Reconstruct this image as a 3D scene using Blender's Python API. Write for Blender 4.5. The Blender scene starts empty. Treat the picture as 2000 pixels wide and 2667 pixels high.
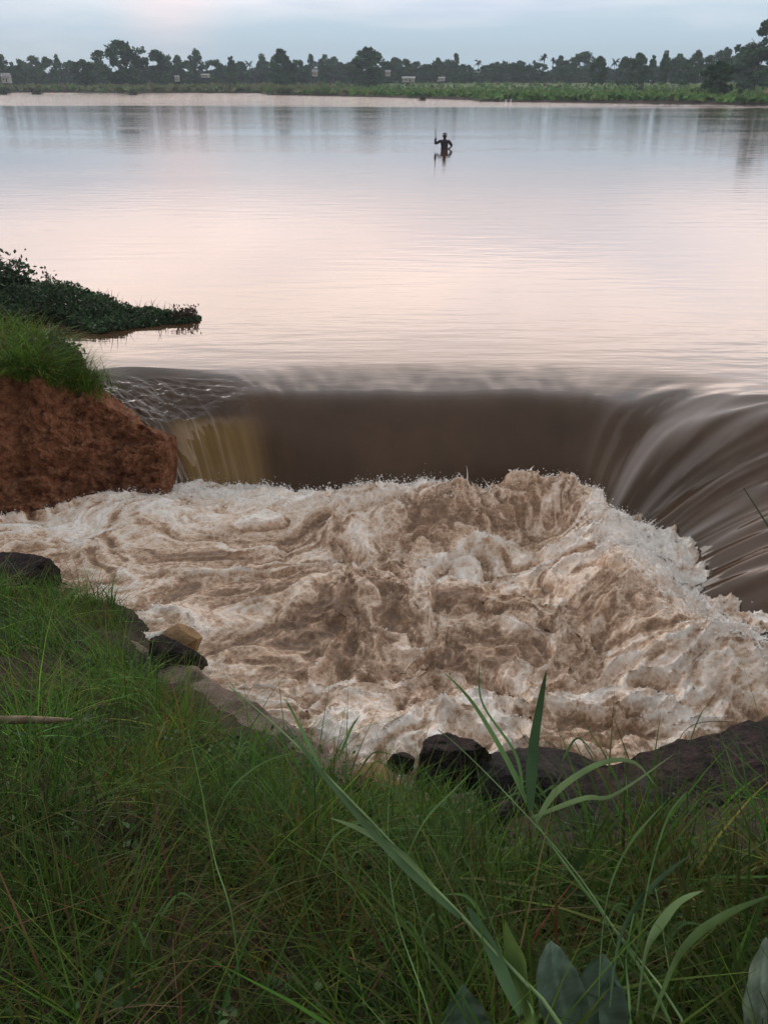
import bpy, bmesh, math, random
import numpy as np
from mathutils import Vector, Matrix, noise as mnoise

random.seed(7)
rng = np.random.default_rng(7)
S = bpy.context.scene
R = math.radians

# ------------------------------------------------------------------ camera
CAM_H, PITCH, FPX = 2.8, R(26.84), 2219.0          # metres above the lake, tilt down, focal length in photo pixels
cam = bpy.data.cameras.new('camera')
cam.sensor_fit = 'VERTICAL'; cam.sensor_height = 36.0; cam.lens = 36.0 * FPX / 2667.0
cam.clip_start = 0.05; cam.clip_end = 5000
camo = bpy.data.objects.new('camera', cam); S.collection.objects.link(camo)
camo.location = (0, 0, CAM_H); camo.rotation_euler = (R(90) - PITCH, 0, 0)
S.camera = camo

def ray(X, Y):
    a = (X - 1000) / FPX; b = (1333.5 - Y) / FPX
    c, s = math.cos(PITCH), math.sin(PITCH)
    return Vector((a, c + b * s, -s + b * c))

# ------------------------------------------------------------------ sky and sun
W = bpy.data.worlds.new('World'); S.world = W; W.use_nodes = True
wt = W.node_tree; wn = wt.nodes; wl = wt.links
for n in list(wn): wn.remove(n)
def wnode(t, **k):
    n = wn.new(t)
    for a, b in k.items(): setattr(n, a, b)
    return n
SUN_EL, SUN_AZ = R(24), R(-35)
wout = wnode('ShaderNodeOutputWorld'); wbg = wnode('ShaderNodeBackground')
sky = wnode('ShaderNodeTexSky', sky_type='NISHITA', sun_disc=False, sun_elevation=R(6), sun_rotation=SUN_AZ, altitude=1000)
tc = wnode('ShaderNodeTexCoord')
sep = wnode('ShaderNodeSeparateXYZ'); wl.new(tc.outputs['Generated'], sep.inputs[0])
mp = wnode('ShaderNodeMapping'); mp.inputs['Scale'].default_value = (2.2, 2.2, 16.0)
wl.new(tc.outputs['Generated'], mp.inputs[0])
cn = wnode('ShaderNodeTexNoise'); cn.inputs['Scale'].default_value = 1.3; cn.inputs['Detail'].default_value = 5; cn.inputs['Roughness'].default_value = .55
wl.new(mp.outputs[0], cn.inputs['Vector'])
# elevation, disturbed by the cloud noise
ma = wnode('ShaderNodeMath', operation='MULTIPLY_ADD'); ma.inputs[1].default_value = .09; ma.inputs[2].default_value = -.047
wl.new(cn.outputs['Fac'], ma.inputs[0])
add = wnode('ShaderNodeMath', operation='ADD'); wl.new(sep.outputs['Z'], add.inputs[0]); wl.new(ma.outputs[0], add.inputs[1])
ramp = wnode('ShaderNodeValToRGB'); wl.new(add.outputs[0], ramp.inputs[0])
cr = ramp.color_ramp
stops = [(0.0, (.125, .172, .205)), (.045, (.138, .182, .215)), (.085, (.26, .258, .280)), (.145, (.60, .49, .455)),
         (.235, (.92, .75, .67)), (.35, (.56, .48, .45)), (.52, (.27, .275, .285)), (1.0, (.20, .21, .22))]
while len(cr.elements) < len(stops): cr.elements.new(.5)
for e, (p, c) in zip(cr.elements, stops): e.position = p; e.color = (*c, 1)
# cooler and dimmer behind the camera
az = wnode('ShaderNodeMapRange'); az.inputs[1].default_value = -.7; az.inputs[2].default_value = .5; az.inputs[3].default_value = .45; az.inputs[4].default_value = 1.0
wl.new(sep.outputs['Y'], az.inputs[0])
mulc = wnode('ShaderNodeMix', data_type='RGBA', blend_type='MULTIPLY'); mulc.inputs[0].default_value = 1.0
wl.new(ramp.outputs[0], mulc.inputs[6]); wl.new(az.outputs[0], mulc.inputs[7])
# blue-grey cloud banks drifting through the pink, and one lit cloud at the upper left
mp2 = wnode('ShaderNodeMapping'); mp2.inputs['Scale'].default_value = (1.6, 1.6, 9.0); mp2.inputs['Location'].default_value = (3.1, .4, .2); wl.new(tc.outputs['Generated'], mp2.inputs[0])
cn2 = wnode('ShaderNodeTexNoise'); cn2.inputs['Scale'].default_value = 1.5; cn2.inputs['Detail'].default_value = 4; wl.new(mp2.outputs[0], cn2.inputs['Vector'])
bf = wnode('ShaderNodeMapRange'); bf.inputs[1].default_value = .50; bf.inputs[2].default_value = .68; bf.inputs[4].default_value = .7; wl.new(cn2.outputs['Fac'], bf.inputs[0])
mixb = wnode('ShaderNodeMix', data_type='RGBA', blend_type='MULTIPLY'); wl.new(bf.outputs[0], mixb.inputs[0]); wl.new(mulc.outputs[2], mixb.inputs[6]); mixb.inputs[7].default_value = (.62, .74, .88, 1)
gd = ray(440, -6).normalized(); dp_ = wnode('ShaderNodeVectorMath', operation='DISTANCE'); wl.new(tc.outputs['Generated'], dp_.inputs[0]); dp_.inputs[1].default_value = gd[:]
gf = wnode('ShaderNodeMapRange', interpolation_type='SMOOTHSTEP'); gf.inputs[1].default_value = .075; gf.inputs[2].default_value = .0; gf.inputs[4].default_value = .5; wl.new(dp_.outputs['Value'], gf.inputs[0])
gfn = wnode('ShaderNodeMath', operation='MULTIPLY'); wl.new(gf.outputs[0], gfn.inputs[0]); wl.new(cn.outputs['Fac'], gfn.inputs[1])
mixg = wnode('ShaderNodeMix', data_type='RGBA'); wl.new(gfn.outputs[0], mixg.inputs[0]); wl.new(mixb.outputs[2], mixg.inputs[6]); mixg.inputs[7].default_value = (.42, .27, .25, 1)
gain = wnode('ShaderNodeVectorMath', operation='SCALE'); gain.inputs['Scale'].default_value = 4.0
wl.new(mixg.outputs[2], gain.inputs[0])
dim = wnode('ShaderNodeVectorMath', operation='SCALE'); dim.inputs['Scale'].default_value = .06
wl.new(sky.outputs[0], dim.inputs[0])
mixs = wnode('ShaderNodeMix', data_type='RGBA'); mixs.inputs[0].default_value = .93       # mostly cloud, a little clear sky
wl.new(dim.outputs[0], mixs.inputs[6]); wl.new(gain.outputs[0], mixs.inputs[7])
wl.new(mixs.outputs[2], wbg.inputs[0]); wbg.inputs[1].default_value = 1.0
wl.new(wbg.outputs[0], wout.inputs[0])

sun = bpy.data.lights.new('sun', 'SUN'); sun.energy = 0.5; sun.angle = R(25); sun.color = (1, .9, .82)
suno = bpy.data.objects.new('sun', sun); S.collection.objects.link(suno)
suno.rotation_euler = (R(90) - SUN_EL, 0, R(180) - SUN_AZ); suno.location = (0, 0, 30)

S.view_settings.view_transform = 'Standard'; S.view_settings.look = 'None'
S.view_settings.exposure = 0.12; S.view_settings.gamma = 1.0
S.render.engine = 'CYCLES'
S.cycles.max_bounces = 5; S.cycles.diffuse_bounces = 2; S.cycles.glossy_bounces = 3
S.cycles.transmission_bounces = 2; S.cycles.transparent_max_bounces = 6; S.cycles.volume_bounces = 0
S.cycles.caustics_reflective = False; S.cycles.caustics_refractive = False
S.cycles.use_denoising = True

# ------------------------------------------------------------------ helpers
def onz(X, Y, z=0.0):                 # point of the plane z seen at a photo pixel
    d = ray(X, Y); k = (z - CAM_H) / d.z
    return Vector((0, 0, CAM_H)) + d * k
def ony(X, Y, y):                     # point at forward distance y seen at a photo pixel
    d = ray(X, Y); return Vector((0, 0, CAM_H)) + d * (y / d.y)

def link(o, parent=None):
    S.collection.objects.link(o)
    if parent is not None: o.parent = parent
    return o
def tag(o, label=None, cat=None, group=None, kind=None):
    if label: o['label'] = label
    if cat: o['category'] = cat
    if group: o['group'] = group
    if kind: o['kind'] = kind
    return o
def empty(name, loc=(0, 0, 0)):
    o = bpy.data.objects.new(name, None); o.location = loc; o.empty_display_size = .2
    return link(o)

def mesh(name, V, F, mat=None, parent=None, attrs=None, smooth=True, colors=None):
    """V (n,3) array, F (m,3 or 4) int array"""
    V = np.asarray(V, dtype=np.float32); F = np.asarray(F, dtype=np.int32)
    me = bpy.data.meshes.new(name)
    k = F.shape[1]
    me.vertices.add(len(V)); me.vertices.foreach_set('co', V.ravel())
    me.loops.add(F.size); me.loops.foreach_set('vertex_index', F.ravel())
    me.polygons.add(len(F))
    me.polygons.foreach_set('loop_start', np.arange(0, F.size, k, dtype=np.int32))
    me.polygons.foreach_set('loop_total', np.full(len(F), k, dtype=np.int32))
    me.polygons.foreach_set('use_smooth', np.full(len(F), smooth, dtype=bool))
    me.update(calc_edges=True); me.validate()
    if attrs:
        for an, av in attrs.items():
            a = me.attributes.new(an, 'FLOAT', 'POINT'); a.data.foreach_set('value', np.asarray(av, dtype=np.float32))
    if colors is not None:
        a = me.attributes.new('tint', 'FLOAT_COLOR', 'POINT')
        c = np.ones((len(V), 4), dtype=np.float32); c[:, :3] = colors
        a.data.foreach_set('color', c.ravel())
    if mat: me.materials.append(mat)
    o = bpy.data.objects.new(name, me)
    return link(o, parent)

def grid_faces(nr, nc):
    i = np.arange(nr * nc).reshape(nr, nc)
    return np.stack([i[:-1, :-1], i[:-1, 1:], i[1:, 1:], i[1:, :-1]], -1).reshape(-1, 4)

# gradient noise on arrays
def pn(x, y, seed=0):
    x = np.asarray(x, dtype=np.float64); y = np.asarray(y, dtype=np.float64)
    xi = np.floor(x).astype(np.int64); yi = np.floor(y).astype(np.int64)
    xf = x - xi; yf = y - yi
    def g(ix, iy, fx, fy):
        h = (ix * 374761393 + iy * 668265263 + seed * 1442695041) & 0xffffffff
        h = ((h ^ (h >> 13)) * 1274126177) & 0xffffffff
        h = (h ^ (h >> 16)) & 0xffff
        a = h * (2 * math.pi / 65536)
        return np.cos(a) * fx + np.sin(a) * fy
    u = xf * xf * xf * (xf * (xf * 6 - 15) + 10); v = yf * yf * yf * (yf * (yf * 6 - 15) + 10)
    a = g(xi, yi, xf, yf); b = g(xi + 1, yi, xf - 1, yf); c = g(xi, yi + 1, xf, yf - 1); d = g(xi + 1, yi + 1, xf - 1, yf - 1)
    return 1.5 * ((a * (1 - u) + b * u) * (1 - v) + (c * (1 - u) + d * u) * v)
def fbm(x, y, seed=0, o=4, gain=.5):
    s = 0; a = 1; f = 1
    for k in range(o):
        s = s + a * pn(x * f, y * f, seed + k * 17); a *= gain; f *= 2.03
    return s
def sstep(a, b, x):
    t = np.clip((x - a) / (b - a), 0, 1); return t * t * (3 - 2 * t)
def catmull(P, n):
    P = np.asarray(P, float); m = len(P)
    t = np.linspace(0, m - 1, n); i = np.clip(t.astype(int), 0, m - 2); f = (t - i)[:, None]
    g = lambda k: P[np.clip(k, 0, m - 1)]
    p0, p1, p2, p3 = g(i - 1), g(i), g(i + 1), g(i + 2)
    return .5 * (2 * p1 + (p2 - p0) * f + (2 * p0 - 5 * p1 + 4 * p2 - p3) * f ** 2 + (3 * p1 - p0 - 3 * p2 + p3) * f ** 3)

# tubes and ribbons as arrays
def tube(P, rad, n=6):
    P = np.asarray(P, float); m = len(P); rad = np.broadcast_to(rad, (m,))
    T = np.gradient(P, axis=0); T /= np.linalg.norm(T, axis=1)[:, None] + 1e-9
    ref = np.array([0.3, .9, .2]); U = np.cross(T, ref); U /= np.linalg.norm(U, axis=1)[:, None] + 1e-9
    B = np.cross(T, U)
    a = np.arange(n) * 2 * math.pi / n
    V = P[:, None, :] + rad[:, None, None] * (np.cos(a)[None, :, None] * U[:, None, :] + np.sin(a)[None, :, None] * B[:, None, :])
    idx = np.arange(m * n).reshape(m, n); nx = np.roll(idx, -1, 1)
    F = np.stack([idx[:-1], nx[:-1], nx[1:], idx[1:]], -1).reshape(-1, 4)
    return V.reshape(-1, 3), F
def ribbon(P, width, side, fold=.25):
    """a leaf blade: three vertices across, folded along its midrib"""
    P = np.asarray(P, float); m = len(P); width = np.broadcast_to(width, (m,))[:, None]
    T = np.gradient(P, axis=0); T /= np.linalg.norm(T, axis=1)[:, None] + 1e-9
    side = np.broadcast_to(np.asarray(side, float), (m, 3)); sd = side - (side * T).sum(1)[:, None] * T
    sd /= np.linalg.norm(sd, axis=1)[:, None] + 1e-9
    N = np.cross(sd, T)
    A = P - sd * width / 2 + N * width * fold; C = P + sd * width / 2 + N * width * fold
    V = np.stack([A, P, C], 1).reshape(-1, 3)
    return V, grid_faces(m, 3)
def join(parts):
    V, F, k = [], [], 0
    for v, f in parts: V.append(v); F.append(f + k); k += len(v)
    return np.concatenate(V), np.concatenate(F)

# ------------------------------------------------------------------ materials
def nmat(name):
    m = bpy.data.materials.new(name); m.use_nodes = True
    nt = m.node_tree; b = nt.nodes['Principled BSDF']
    return m, nt, b
def node(nt, t, **k):
    n = nt.nodes.new(t)
    for a, b in k.items(): setattr(n, a, b)
    return n
def noise_tex(nt, scale, detail=4, rough=.55, mapscale=None, coord='Object', rot=None, dist=0):
    t = node(nt, 'ShaderNodeTexCoord'); n = node(nt, 'ShaderNodeTexNoise')
    n.inputs['Scale'].default_value = scale; n.inputs['Detail'].default_value = detail; n.inputs['Roughness'].default_value = rough
    n.inputs['Distortion'].default_value = dist
    if mapscale:
        m = node(nt, 'ShaderNodeMapping'); m.inputs['Scale'].default_value = mapscale
        if rot: m.inputs['Rotation'].default_value = rot
        nt.links.new(t.outputs[coord], m.inputs[0]); nt.links.new(m.outputs[0], n.inputs['Vector'])
    else: nt.links.new(t.outputs[coord], n.inputs['Vector'])
    return n
def set_ramp(r, st):
    e = r.color_ramp.elements
    while len(e) < len(st): e.new(.5)
    for a, (p, c) in zip(e, st): a.position = p; a.color = (*c, 1)
def mottled(name, c1, c2, scale, rough=.85, bump=.0, bscale=30, c3=None, spec=.3, bdist=.02):
    m, nt, b = nmat(name)
    n = noise_tex(nt, scale, 6, .62); r = node(nt, 'ShaderNodeValToRGB')
    st = [(.36, c1), (.62, c2)] if c3 is None else [(.34, c1), (.5, c2), (.66, c3)]
    set_ramp(r, st); nt.links.new(n.outputs['Fac'], r.inputs[0]); nt.links.new(r.outputs[0], b.inputs['Base Color'])
    b.inputs['Roughness'].default_value = rough; b.inputs['Specular IOR Level'].default_value = spec
    if bump:
        n2 = noise_tex(nt, bscale, 8, .65); bp = node(nt, 'ShaderNodeBump'); bp.inputs['Strength'].default_value = bump; bp.inputs['Distance'].default_value = bdist
        nt.links.new(n2.outputs['Fac'], bp.inputs['Height']); nt.links.new(bp.outputs[0], b.inputs['Normal'])
    return m
def leafy(name, rough=.55, spec=.25, transl=.25, gain=1.0):
    """foliage coloured by the mesh's own tint"""
    m, nt, b = nmat(name)
    a = node(nt, 'ShaderNodeAttribute', attribute_name='tint')
    n = noise_tex(nt, 9, 2); h = node(nt, 'ShaderNodeHueSaturation')
    mr = node(nt, 'ShaderNodeMapRange'); mr.inputs[1].default_value = .3; mr.inputs[2].default_value = .7; mr.inputs[3].default_value = .75 * gain; mr.inputs[4].default_value = 1.25 * gain
    nt.links.new(n.outputs['Fac'], mr.inputs[0]); nt.links.new(mr.outputs[0], h.inputs['Value']); nt.links.new(a.outputs['Color'], h.inputs['Color'])
    nt.links.new(h.outputs[0], b.inputs['Base Color']); b.inputs['Roughness'].default_value = rough; b.inputs['Specular IOR Level'].default_value = spec
    if transl:
        tr = node(nt, 'ShaderNodeBsdfTranslucent'); mx = node(nt, 'ShaderNodeMixShader'); mx.inputs[0].default_value = transl
        nt.links.new(h.outputs[0], tr.inputs[0]); nt.links.new(b.outputs[0], mx.inputs[1]); nt.links.new(tr.outputs[0], mx.inputs[2])
        nt.links.new(mx.outputs[0], nt.nodes['Material Output'].inputs['Surface'])
    return m
def plain(name, c, rough=.7, spec=.3):
    m, nt, b = nmat(name); b.inputs['Base Color'].default_value = (*c, 1); b.inputs['Roughness'].default_value = rough; b.inputs['Specular IOR Level'].default_value = spec
    return m

# lake and falling water: muddy, glossy; 'thin' = thin veil over ochre clay, 'froth' = air in the water, plus sky reflections painted as pale streaks
def lake_material():
    m, nt, b = nmat('muddy_water'); L = nt.links
    b.inputs['IOR'].default_value = 1.42
    sa = node(nt, 'ShaderNodeAttribute', attribute_name='steep'); sr = node(nt, 'ShaderNodeMapRange'); sr.inputs[3].default_value = .05; sr.inputs[4].default_value = .42; L.new(sa.outputs['Fac'], sr.inputs[0]); L.new(sr.outputs[0], b.inputs['Roughness'])
    th = node(nt, 'ShaderNodeAttribute', attribute_name='thin'); fr = node(nt, 'ShaderNodeAttribute', attribute_name='froth_glint')
    n0 = noise_tex(nt, 1.2, 4, .6); r0 = node(nt, 'ShaderNodeValToRGB'); set_ramp(r0, [(.3, (.048, .027, .014)), (.7, (.082, .048, .027))])
    L.new(n0.outputs['Fac'], r0.inputs[0])
    mx = node(nt, 'ShaderNodeMix', data_type='RGBA'); L.new(th.outputs['Fac'], mx.inputs[0]); L.new(r0.outputs[0], mx.inputs[6]); mx.inputs[7].default_value = (.26, .175, .075, 1)
    mx2 = node(nt, 'ShaderNodeMix', data_type='RGBA'); L.new(fr.outputs['Fac'], mx2.inputs[0]); L.new(mx.outputs[2], mx2.inputs[6]); mx2.inputs[7].default_value = (.62, .57, .54, 1)
    L.new(mx2.outputs[2], b.inputs['Base Color'])
    # ripples: long crests across the view, with calm and ruffled patches
    a = noise_tex(nt, 2.6, 3, .5, (.30, 1.25, 1)); c = noise_tex(nt, 9, 2, .5, (.28, 1.0, 1))
    patch = noise_tex(nt, .10, 4, .6, (.25, 1.5, 1))
    s1 = node(nt, 'ShaderNodeMath', operation='MULTIPLY_ADD'); L.new(c.outputs['Fac'], s1.inputs[0]); s1.inputs[1].default_value = .22; L.new(a.outputs['Fac'], s1.inputs[2])
    pr = node(nt, 'ShaderNodeMapRange'); pr.inputs[1].default_value = .35; pr.inputs[2].default_value = .65; pr.inputs[3].default_value = .25; pr.inputs[4].default_value = 1.0
    L.new(patch.outputs['Fac'], pr.inputs[0])
    tcw = node(nt, 'ShaderNodeTexCoord'); sx = node(nt, 'ShaderNodeSeparateXYZ'); L.new(tcw.outputs['Object'], sx.inputs[0])
    ln = node(nt, 'ShaderNodeMath', operation='MULTIPLY_ADD'); ln.inputs[1].default_value = .117; L.new(sx.outputs['X'], ln.inputs[0]); L.new(sx.outputs['Y'], ln.inputs[2])
    b1_ = node(nt, 'ShaderNodeMapRange'); b1_.inputs[1].default_value = 25; b1_.inputs[2].default_value = 75; b1_.inputs[3].default_value = .0085; b1_.inputs[4].default_value = .017; L.new(ln.outputs[0], b1_.inputs[0])
    b2_ = node(nt, 'ShaderNodeMapRange'); b2_.inputs[1].default_value = 108; b2_.inputs[2].default_value = 128; b2_.inputs[3].default_value = 0; b2_.inputs[4].default_value = .10; L.new(ln.outputs[0], b2_.inputs[0])
    bd_ = node(nt, 'ShaderNodeMath', operation='ADD'); L.new(b1_.outputs[0], bd_.inputs[0]); L.new(b2_.outputs[0], bd_.inputs[1])
    bp = node(nt, 'ShaderNodeBump'); L.new(bd_.outputs[0], bp.inputs['Distance'])
    L.new(pr.outputs[0], bp.inputs['Strength']); L.new(s1.outputs[0], bp.inputs['Height']); L.new(bp.outputs[0], b.inputs['Normal'])
    return m
def churn_material():
    m, nt, b = nmat('churning_water'); L = nt.links
    at = node(nt, 'ShaderNodeAttribute', attribute_name='foam')
    n1 = noise_tex(nt, 26, 8, .68, (.7, 1, 1), dist=.6); n2 = noise_tex(nt, 90, 4, .7, dist=.3)
    x1 = node(nt, 'ShaderNodeMath', operation='MULTIPLY_ADD'); x1.inputs[1].default_value = .75; x1.inputs[2].default_value = -.375; L.new(n1.outputs['Fac'], x1.inputs[0])
    x2 = node(nt, 'ShaderNodeMath', operation='MULTIPLY_ADD'); x2.inputs[1].default_value = .42; x2.inputs[2].default_value = -.21; L.new(n2.outputs['Fac'], x2.inputs[0])
    x3 = node(nt, 'ShaderNodeMath', operation='ADD'); L.new(x1.outputs[0], x3.inputs[0]); L.new(x2.outputs[0], x3.inputs[1])
    tcv = node(nt, 'ShaderNodeTexCoord'); nd = noise_tex(nt, 9, 4, .6); vm = node(nt, 'ShaderNodeVectorMath', operation='MULTIPLY_ADD'); vm.inputs[1].default_value = (.16, .16, .16)
    L.new(nd.outputs['Color'], vm.inputs[0]); L.new(tcv.outputs['Object'], vm.inputs[2])
    vo = node(nt, 'ShaderNodeTexVoronoi', feature='DISTANCE_TO_EDGE'); vo.inputs['Scale'].default_value = 17; L.new(vm.outputs[0], vo.inputs['Vector'])
    vr = node(nt, 'ShaderNodeMapRange'); vr.inputs[1].default_value = 0; vr.inputs[2].default_value = .30; vr.inputs[3].default_value = .11; vr.inputs[4].default_value = -.07; L.new(vo.outputs['Distance'], vr.inputs[0])
    xv = node(nt, 'ShaderNodeMath', operation='ADD'); L.new(x3.outputs[0], xv.inputs[0]); L.new(vr.outputs[0], xv.inputs[1])
    x4 = node(nt, 'ShaderNodeMath', operation='ADD'); L.new(xv.outputs[0], x4.inputs[0]); L.new(at.outputs['Fac'], x4.inputs[1])
    r = node(nt, 'ShaderNodeValToRGB')
    set_ramp(r, [(.0, (.20, .130, .088)), (.22, (.34, .218, .138)), (.43, (.57, .415, .300)), (.64, (.73, .62, .52)), (.92, (.86, .81, .75))])
    L.new(x4.outputs[0], r.inputs[0]); L.new(r.outputs[0], b.inputs['Base Color'])
    rr = node(nt, 'ShaderNodeMapRange'); rr.inputs[3].default_value = .12; rr.inputs[4].default_value = .5; L.new(x4.outputs[0], rr.inputs[0]); L.new(rr.outputs[0], b.inputs['Roughness'])
    b.inputs['IOR'].default_value = 1.33; b.inputs['Specular IOR Level'].default_value = .35
    bp = node(nt, 'ShaderNodeBump'); bp.inputs['Strength'].default_value = .5; bp.inputs['Distance'].default_value = .02
    L.new(x3.outputs[0], bp.inputs['Height']); L.new(bp.outputs[0], b.inputs['Normal'])
    return m

M_lake = lake_material(); M_churn = churn_material()
M_spray = plain('spray_water', (.80, .78, .75), .35, .4)
M_red = mottled('red_laterite', (.17, .068, .036), (.36, .155, .080), 12, .9, 1.0, 45, (.48, .25, .145), .15, .09)
M_soil = mottled('bank_soil', (.014, .009, .006), (.030, .019, .012), 4, .95, .8, 25, (.050, .032, .021))
M_mud = mottled('wet_mud', (.10, .066, .050), (.17, .12, .092), 3, .45, .5, 18, None, .5)
M_rock = mottled('dark_laterite_rock', (.010, .007, .008), (.032, .020, .020), 11, .8, 1.0, 45, (.075, .044, .038), .25, .06)
M_rock2 = mottled('grey_brown_slab', (.016, .013, .014), (.034, .027, .027), 9, .75, 1.0, 40, (.060, .045, .041), .25, .05)
M_tan = mottled('tan_stone', (.15, .09, .045), (.27, .17, .085), 8, .85, .8, 30, None, .2)
M_ground = mottled('open_ground', (.04, .05, .022), (.07, .075, .035), .02, .95)
M_field = mottled('far_field_ground', (.045, .085, .025), (.075, .120, .035), .05, .95, 0, 1, (.11, .13, .05))
M_shore = mottled('shore_mud', (.030, .020, .018), (.06, .042, .034), .1, .9)
M_leaf = leafy('foliage'); M_grass = leafy('grass_blades', .6, .10, .16); M_far = leafy('far_foliage', .8, .1, 0)
M_broad = leafy('broad_leaf', .5, .45, .15)
M_bark = mottled('bark', (.035, .028, .022), (.075, .06, .048), 6, .9)
M_wood = mottled('dry_wood', (.12, .085, .055), (.24, .18, .125), 12, .85, .5, 40)

# ------------------------------------------------------------------ lake and the water falling out of it
FALL = [  # foot (pixel x, y, height), lip (pixel x, y on the lake)
    ((455, 1300, -1.05), (185, 975)), ((560, 1294, -1.10), (330, 955)), ((700, 1305, -1.10), (565, 962)),
    ((850, 1325, -1.10), (800, 940)), ((1100, 1332, -1.10), (1090, 937)), ((1390, 1330, -1.10), (1400, 940)),
    ((1530, 1345, -1.05), (1780, 970)), ((1655, 1395, -1.05), (2250, 1035)), ((1740, 1455, -1.05), (2700, 1130)),
    ((1775, 1590, -1.10), (3000, 1290)), ((2000, 1735, -1.15), (3300, 1480)), ((2450, 1900, -1.2), (3500, 1560))]
NS = 420
foot = catmull([onz(*f) for f, _ in FALL], NS); lip = catmull([onz(*e) for _, e in FALL], NS)
su = np.linspace(0, len(FALL) - 1, NS)
def build_lake():
    ang = np.interp(su, [0, 2, 4, 6, 8, 11], [R(178), R(140), R(92), R(50), R(12), R(-30)])
    far = np.stack([np.cos(ang) * 620, np.sin(ang) * 620 + 5, 0 * ang], -1)
    nt_, no = 110, 90
    left = 1 - sstep(.9, 2.4, su); right = sstep(5.6, 7.2, su)
    V, thin, froth_glint, steep = [], [], [], []
    for j in range(nt_ + 1):
        t = j / nt_                                   # 0 lip .. 1 foot
        P = lip + (foot - lip) * t
        zc = .10 * t ** 2.0 + .90 * max(0., (t - .56) / .44) ** 2.9                                 # smooth rolling sheet
        zl = .38 * t ** 1.25 * (t < .80) + (t >= .80) * (.38 * .8 ** 1.25 + (1 - .38 * .8 ** 1.25) * ((t - .80) / .20) ** 1.25)   # runs flat, then drops
        zr = .06 * t ** 1.3 + .94 * t ** 2.4
        z = foot[:, 2] * (zc * (1 - left) * (1 - right) + zl * left + zr * right)
        # standing ridges that run with the flow
        rg = fbm(su * 1.7 + t * 1.1, t * 1.0 + su * 0, 31, 2) * .17 + fbm(su * 4.3 + t * 1.7, t * 1.5 + 0 * su, 37, 2) * .030
        z = z + right * rg * sstep(0, .35, t) * (1 - .3 * t)
        lf = fbm(su * 5 - t * 3, t * 10 + 0 * su, 41, 4) * .026 + fbm(su * 18 - t * 6, t * 16 + 0 * su, 43, 3) * .008
        z = z + left * lf * sstep(.10, .45, t) * (1 - sstep(.85, 1, t) * .5)
        ctr = (1 - left) * (1 - right)
        z = z + ctr * fbm(su * 2.2, t * .8 + 0 * su, 47, 3) * .018 * sstep(0, .5, t)
        P = P.copy(); P[:, 2] = z
        V.append(P)
        band = sstep(.35, .8, su) * (1 - sstep(1.7, 2.25, su))
        thin.append(band * sstep(.76, .86, t) * (.85 + .25 * fbm(su * 14, t * 3 + 0 * su, 51, 3)))
        st = fbm(su * 17, t * 1.4 + 0 * su, 53, 3)
        f = left * sstep(.15, .5, t) * sstep(.2, .9, st) * .30
        f = f + (1 - sstep(.15, .45, su)) * sstep(.8, .86, t) * sstep(-.2, .4, st) * .8
        fan = sstep(5.6, 6.3, su) * (1 - sstep(7.7, 8.6, su)) * sstep(.15, .5, t)  # pale streaks painted in for bright sky reflected off the ridges
        f = f + fan * (.30 * sstep(-.05, .75, fbm(su * 3.4 + t * .8, t * .9 + 0 * su, 57, 2)) + .10 * sstep(.1, .7, fbm(su * 11 + t * 2, t * 1.5 + 0 * su, 58, 3)))
        froth_glint.append(np.clip(f, 0, 1)); steep.append(ctr * sstep(.5, .8, t) + 0 * su)
    V = V[::-1]; thin = thin[::-1]; froth_glint = froth_glint[::-1]; steep = steep[::-1]      # foot first
    L = np.linalg.norm(far - lip, axis=1)[:, None]; D = (far - lip) / L
    for j in range(1, no + 1):
        u = .02 * (np.exp(j / no * np.log(1 + L / .02)) - 1)
        P = lip + D * u; V.append(P); thin.append(0 * su); froth_glint.append(0 * su); steep.append(0 * su)
    n = len(V)
    return mesh('lake_water', np.concatenate(V), grid_faces(n, NS)[:, ::-1], M_lake, attrs={'thin': np.clip(np.concatenate(thin), 0, 1), 'froth_glint': np.concatenate(froth_glint), 'steep': np.concatenate(steep)})
lake = tag(build_lake(), kind='structure')

# ------------------------------------------------------------------ churning pool
POOL = -.93
_cx = np.arange(-9, 7.01, .1); _cy = np.arange(1.5, 9.51, .1)
_CX, _CY = np.meshgrid(_cx, _cy)
def _foot_dist():
    """signed distance to the foot of the falls, positive inside the pool"""
    f = foot[:, :2]; best = np.full(_CX.shape, 1e9); side = np.zeros(_CX.shape); sp = np.zeros(_CX.shape)
    for i in range(0, NS - 1, 3):
        a = f[i]; b = f[min(i + 3, NS - 1)]; d = b - a; l2 = d @ d + 1e-9
        tt = np.clip(((_CX - a[0]) * d[0] + (_CY - a[1]) * d[1]) / l2, 0, 1)
        dx = _CX - a[0] - tt * d[0]; dy = _CY - a[1] - tt * d[1]; q = np.hypot(dx, dy)
        s = d[0] * dy - d[1] * dx
        k = q < best; best[k] = q[k]; side[k] = s[k]; sp[k] = su[i]
    return best * np.where(side < 0, 1, -1), sp
_FD, _FS = _foot_dist()
def coarse(A, X, Y):
    gx = np.clip((X - _cx[0]) / .1, 0, len(_cx) - 1.001); gy = np.clip((Y - _cy[0]) / .1, 0, len(_cy) - 1.001)
    i = gx.astype(int); j = gy.astype(int); fx = gx - i; fy = gy - j
    return (A[j, i] * (1 - fx) + A[j, i + 1] * fx) * (1 - fy) + (A[j + 1, i] * (1 - fx) + A[j + 1, i + 1] * fx) * fy
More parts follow.
